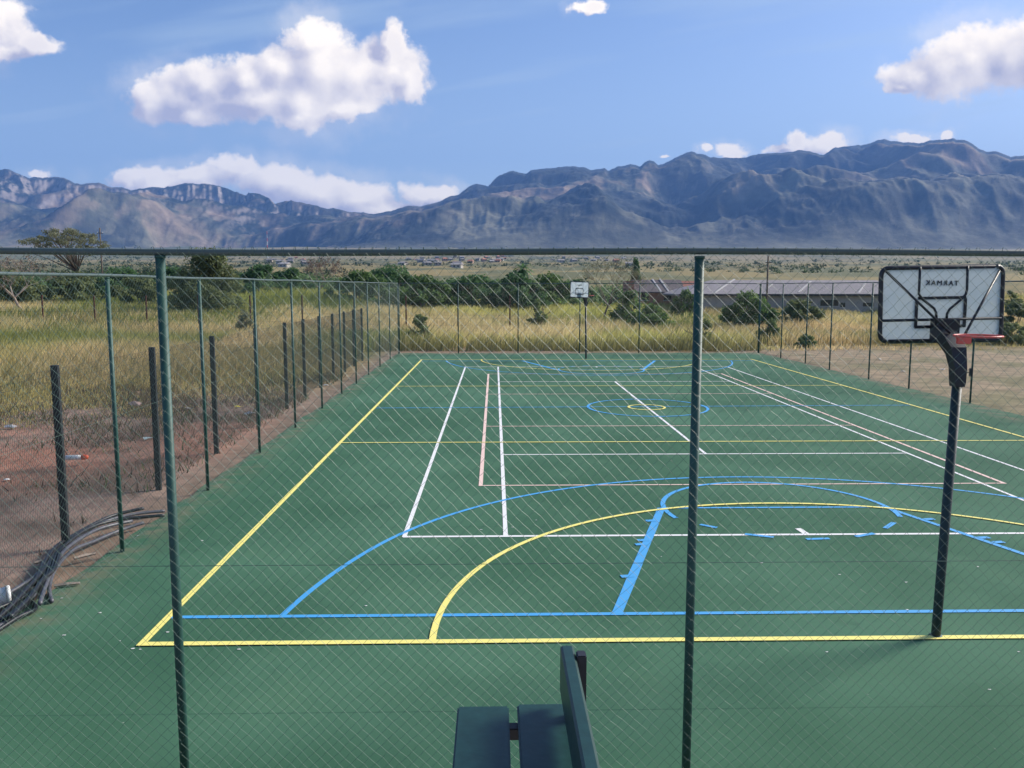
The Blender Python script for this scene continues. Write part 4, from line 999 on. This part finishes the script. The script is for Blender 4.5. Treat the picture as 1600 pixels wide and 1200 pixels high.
# brick house
D = 92.0; xa = CAM[0]+uv(984, 450)[0]*D; xb = CAM[0]+uv(1066, 450)[0]*D; yb = CAM[1]+D; zg = float(zt((xa+xb)/2, yb))
def zpx(py, D): return CAM[2]+uv(1000, py)[1]*D
ze, zr = zpx(456, D), zpx(437, D+2)
BH = thing('brick_house', 'brick house with dark tiled roof and two pale ridge strips', 'house', ((xa+xb)/2, yb, zg))
hw = (xb-xa)/2
MB().box(-hw, 0, -.5, hw, 5, ze-zg-.02).build('wall', BRICK, BH)
m = MB(); gable(m, -hw+.9, hw, 0, 5, ze-zg, zr-zg, .35); rf = m.build('roof', TILE, BH)
m = MB().add([(-hw+.56, .3, ze-zg-.5), (-hw+.56, 4.7, ze-zg-.5), (-hw+.56, 2.5, zr-zg+.0)], [(0, 1, 2), (2, 1, 0)]); m.box(-hw-.05, .4, -.4, -hw+.55, 4.6, zr-zg-.15); m.build('end_gable', BRICK, BH)
for px in (1028, 1040):
    x = CAM[0]+uv(px, 447)[0]*D-(xa+xb)/2
    MB().add([(x-.09+.3, -.36, ze-zg+.05), (x+.09+.3, -.36, ze-zg+.05), (x+.09-.15, 2.5, zr-zg+.1), (x-.09-.15, 2.5, zr-zg+.1), (x-.09+.3, -.36, ze-zg-.05), (x+.09+.3, -.36, ze-zg-.05), (x+.09-.15, 2.5, zr-zg), (x-.09-.15, 2.5, zr-zg)], [(0, 1, 2, 3), (7, 6, 5, 4), (0, 4, 5, 1), (1, 5, 6, 2), (2, 6, 7, 3), (3, 7, 4, 0)]).build('ridge_cap', RIDGE, rf)
for x in (-1.2, 1.3):
    wd = MB().box(x-.4, -.03, .9, x+.4, .05, 1.9).build('window', GLASSD, BH)
    MB().box(x-.48, -.05, .82, x+.48, .04, .895).build('sill', RIDGE, wd)
# low red-roofed house behind
D = 112.0; xa = CAM[0]+uv(1058, 450)[0]*D; xb = CAM[0]+uv(1100, 450)[0]*D; yb = CAM[1]+D; zg = float(zt((xa+xb)/2, yb)); hw = (xb-xa)/2
RH = thing('red_roof_house', 'low house with a red brown roof between the brick house and centre post', 'house', ((xa+xb)/2, yb, zg))
MB().box(-hw, 0, -.5, hw, 4, zpx(450, D)-zg).build('wall', BRICK, RH)
m = MB(); gable(m, -hw, hw, 0, 4, zpx(449, D)-zg, zpx(439, D+2)-zg, .3); m.build('roof', pm('red_roof', (.26, .10, .07), .8, .3, 10), RH)
# long grey roofed building
D = 84.0; xa = CAM[0]+uv(1066, 450)[0]*D; xb = CAM[0]+uv(1400, 450)[0]*D; yb = CAM[1]+D; zg = float(zt((xa+xb)/2, yb)); hw = (xb-xa)/2; cx = (xa+xb)/2
LB_ = thing('long_building', 'long low grey walled building with wide grey roof behind the right fence', 'building', (cx, yb, zg))
ze, zr = zpx(459.5, D)-zg, zpx(437.5, D+5)-zg
MB().box(-hw+.6, 0, -1.2, hw, 9.5, ze-.05).build('wall', WALLG, LB_)
m = MB(); gable(m, -hw, hw, 0, 9.5, ze, zr, .45, 4.6, .2, .16); rf = m.build('roof', GREYROOF, LB_)
for (pa, ya), (pb_, yb2) in [((1115, 458), (1147, 436.5)), ((1196, 452), (1206, 444)), ((1246, 457), (1266, 440)), ((1339, 458), (1352, 441))]:
    f0 = (459.5-ya)/22; f1 = (459.5-yb2)/22; X0 = CAM[0]+uv(pa, 450)[0]*(D+4.75*f0)-cx; X1 = CAM[0]+uv(pb_, 450)[0]*(D+4.75*f1)-cx
    def rp(X, f, dz): return (X, -.45+5.2*f, ze+(zr-ze)*f+dz)
    a0, a1 = rp(X0, f0, .05), rp(X1, f1, .05); b0, b1 = rp(X0, f0, -.02), rp(X1, f1, -.02); w_ = .1
    vs = [(a0[0]-w_, *a0[1:]), (a0[0]+w_, *a0[1:]), (a1[0]+w_, *a1[1:]), (a1[0]-w_, *a1[1:]), (b0[0]-w_, *b0[1:]), (b0[0]+w_, *b0[1:]), (b1[0]+w_, *b1[1:]), (b1[0]-w_, *b1[1:])]
    MB().add(vs, [(0, 1, 2, 3), (7, 6, 5, 4), (0, 4, 5, 1), (1, 5, 6, 2), (2, 6, 7, 3), (3, 7, 4, 0)]).build('roof_strip', RIDGE, rf)
for px, w_, h0, h1 in ((1262, .5, 470, 474), (1296, .9, 468.5, 478), (1317, .25, 473, 480), (1357, .55, 473, 479)):
    X = CAM[0]+uv(px, 470)[0]*D-cx
    wd = MB().box(X-w_, -.03, zpx(h1, D)-zg, X+w_, .06, zpx(h0, D)-zg).build('window', GLASSD, LB_)
    MB().box(X-w_-.06, -.06, zpx(h1, D)-zg-.08, X+w_+.06, .05, zpx(h1, D)-zg-.004).build('sill', RIDGE, wd)
MB().box(-hw-.4, -.52, ze-.17, hw+.4, -.455, ze+.02).build('fascia', DARKST, LB_)
# utility poles
for px, D, y0_, lb in ((160.5, 95, 356, 'thin wooden utility pole right of the flat topped thorn tree'), (1199, 74, 400, 'thin dark utility pole in front of the long grey roof')):
    x = CAM[0]+uv(px, 440)[0]*D; y = CAM[1]+D; zg = float(zt(x, y)); H_ = CAM[2]+uv(px, y0_)[1]*D-zg
    t = thing('utility_pole', lb, 'pole', (x, y, zg), R(20), 'utility poles beyond the court')
    MB().tube([(0, 0, -.3), (0, 0, H_)], [.095, .07], 9).build('pole', BARK, t, True)
    MB().box(-.32, -.10, H_-.62, .32, -.055, H_-.54, .006).build('cross_arm', BARK, t)
    for q in (-.26, .26): MB().tube([(q, -.08, H_-.54), (q, -.08, H_-.44)], [.03, .02], 8).build('insulator', WHITEP, t)
# leaning stick by the far fence
p0 = at(792, 494, 24); p1 = at(800, 493.5, 24)
# far village
VW = [pm('house_wall_%d' % i, c_, .9, .1) for i, c_ in enumerate([(.36, .31, .25), (.36, .26, .19), (.42, .39, .34)])]; VR = [pm('village_roof_%d' % i, c_, .7, .2) for i, c_ in enumerate([(.42, .18, .11), (.24, .22, .21), (.36, .33, .31)])]
protos = []
for i in range(4):
    m = MB(); L_, W_, h_ = (6, 5, 2.4) if i < 2 else (7.5, 5.5, 2.5); m.box(-L_/2, -W_/2, -1.5, L_/2, W_/2, h_-.15); m.mi = 1; gable(m, -L_/2, L_/2, -W_/2, W_/2, h_, h_+(1.7 if i % 2 else 1.1), .5, 1.5*(i % 2), 1.5*(i % 2)); m.mi = 2
    m.box(-1.8, -W_/2-.04, .8, -.6, -W_/2+.03, 1.9); m.box(1.2, -W_/2-.04, .8, 2.4, -W_/2+.03, 1.9)
    me_o = m.build('village_house', [VW[i % 3], VR[(i*2+1) % 3], GLASSD]); protos.append(me_o)
rv = random.Random(4); used = [False]*4
hp = []
while len(hp) < 64:
    px = rv.choice((rv.uniform(395, 480), rv.uniform(640, 790), rv.uniform(625, 800), rv.uniform(625, 800), rv.uniform(840, 985))); Dv = rv.uniform(600, 1700)
    x = CAM[0]+uv(px, 420)[0]*Dv; y = CAM[1]+Dv
    if all(math.hypot(x-a, y-b) > 20 for a, b in hp): hp.append((x, y))
for k, (x, y) in enumerate(hp):
    i = k % 4
    if not used[i]: o = protos[i]; used[i] = True
    else: o = protos[i].copy(); COL.objects.link(o)
    o.location = (x, y, float(zt(x, y))); o.rotation_euler = (0, 0, rv.uniform(-.6, .6))
    tag(o, 'tiny pale house of the far village on the plain below the mountains', 'house', 'houses of the far village')
# lattice mast left of the saddle
x = CAM[0]+uv(418, 390)[0]*1500; y = CAM[1]+1500; zg = float(zt(x, y)); H_ = CAM[2]+uv(418, 361)[1]*1500-zg
t = thing('radio_mast', 'slender red and white radio mast against the blue mountain foot', 'mast', (x, y, zg))
for i in range(8):
    MB().tube([(0, 0, H_*i/8), (0, 0, H_*(i+1)/8)], [.75-.06*i, .69-.06*i], 6).build('mast_section', RED if i % 2 else WHITEP, t)

# ------------------------------------------------------------------ render settings
S.render.engine = 'CYCLES'; cy = S.cycles
cy.use_denoising = True
try: cy.denoiser = 'OPENIMAGEDENOISE'; cy.denoising_input_passes = 'RGB_ALBEDO_NORMAL'
except Exception: pass
cy.max_bounces = 6; cy.diffuse_bounces = 2; cy.glossy_bounces = 2; cy.transmission_bounces = 4; cy.transparent_max_bounces = 8; cy.volume_bounces = 0
cy.sample_clamp_indirect = 6; cy.use_adaptive_sampling = False
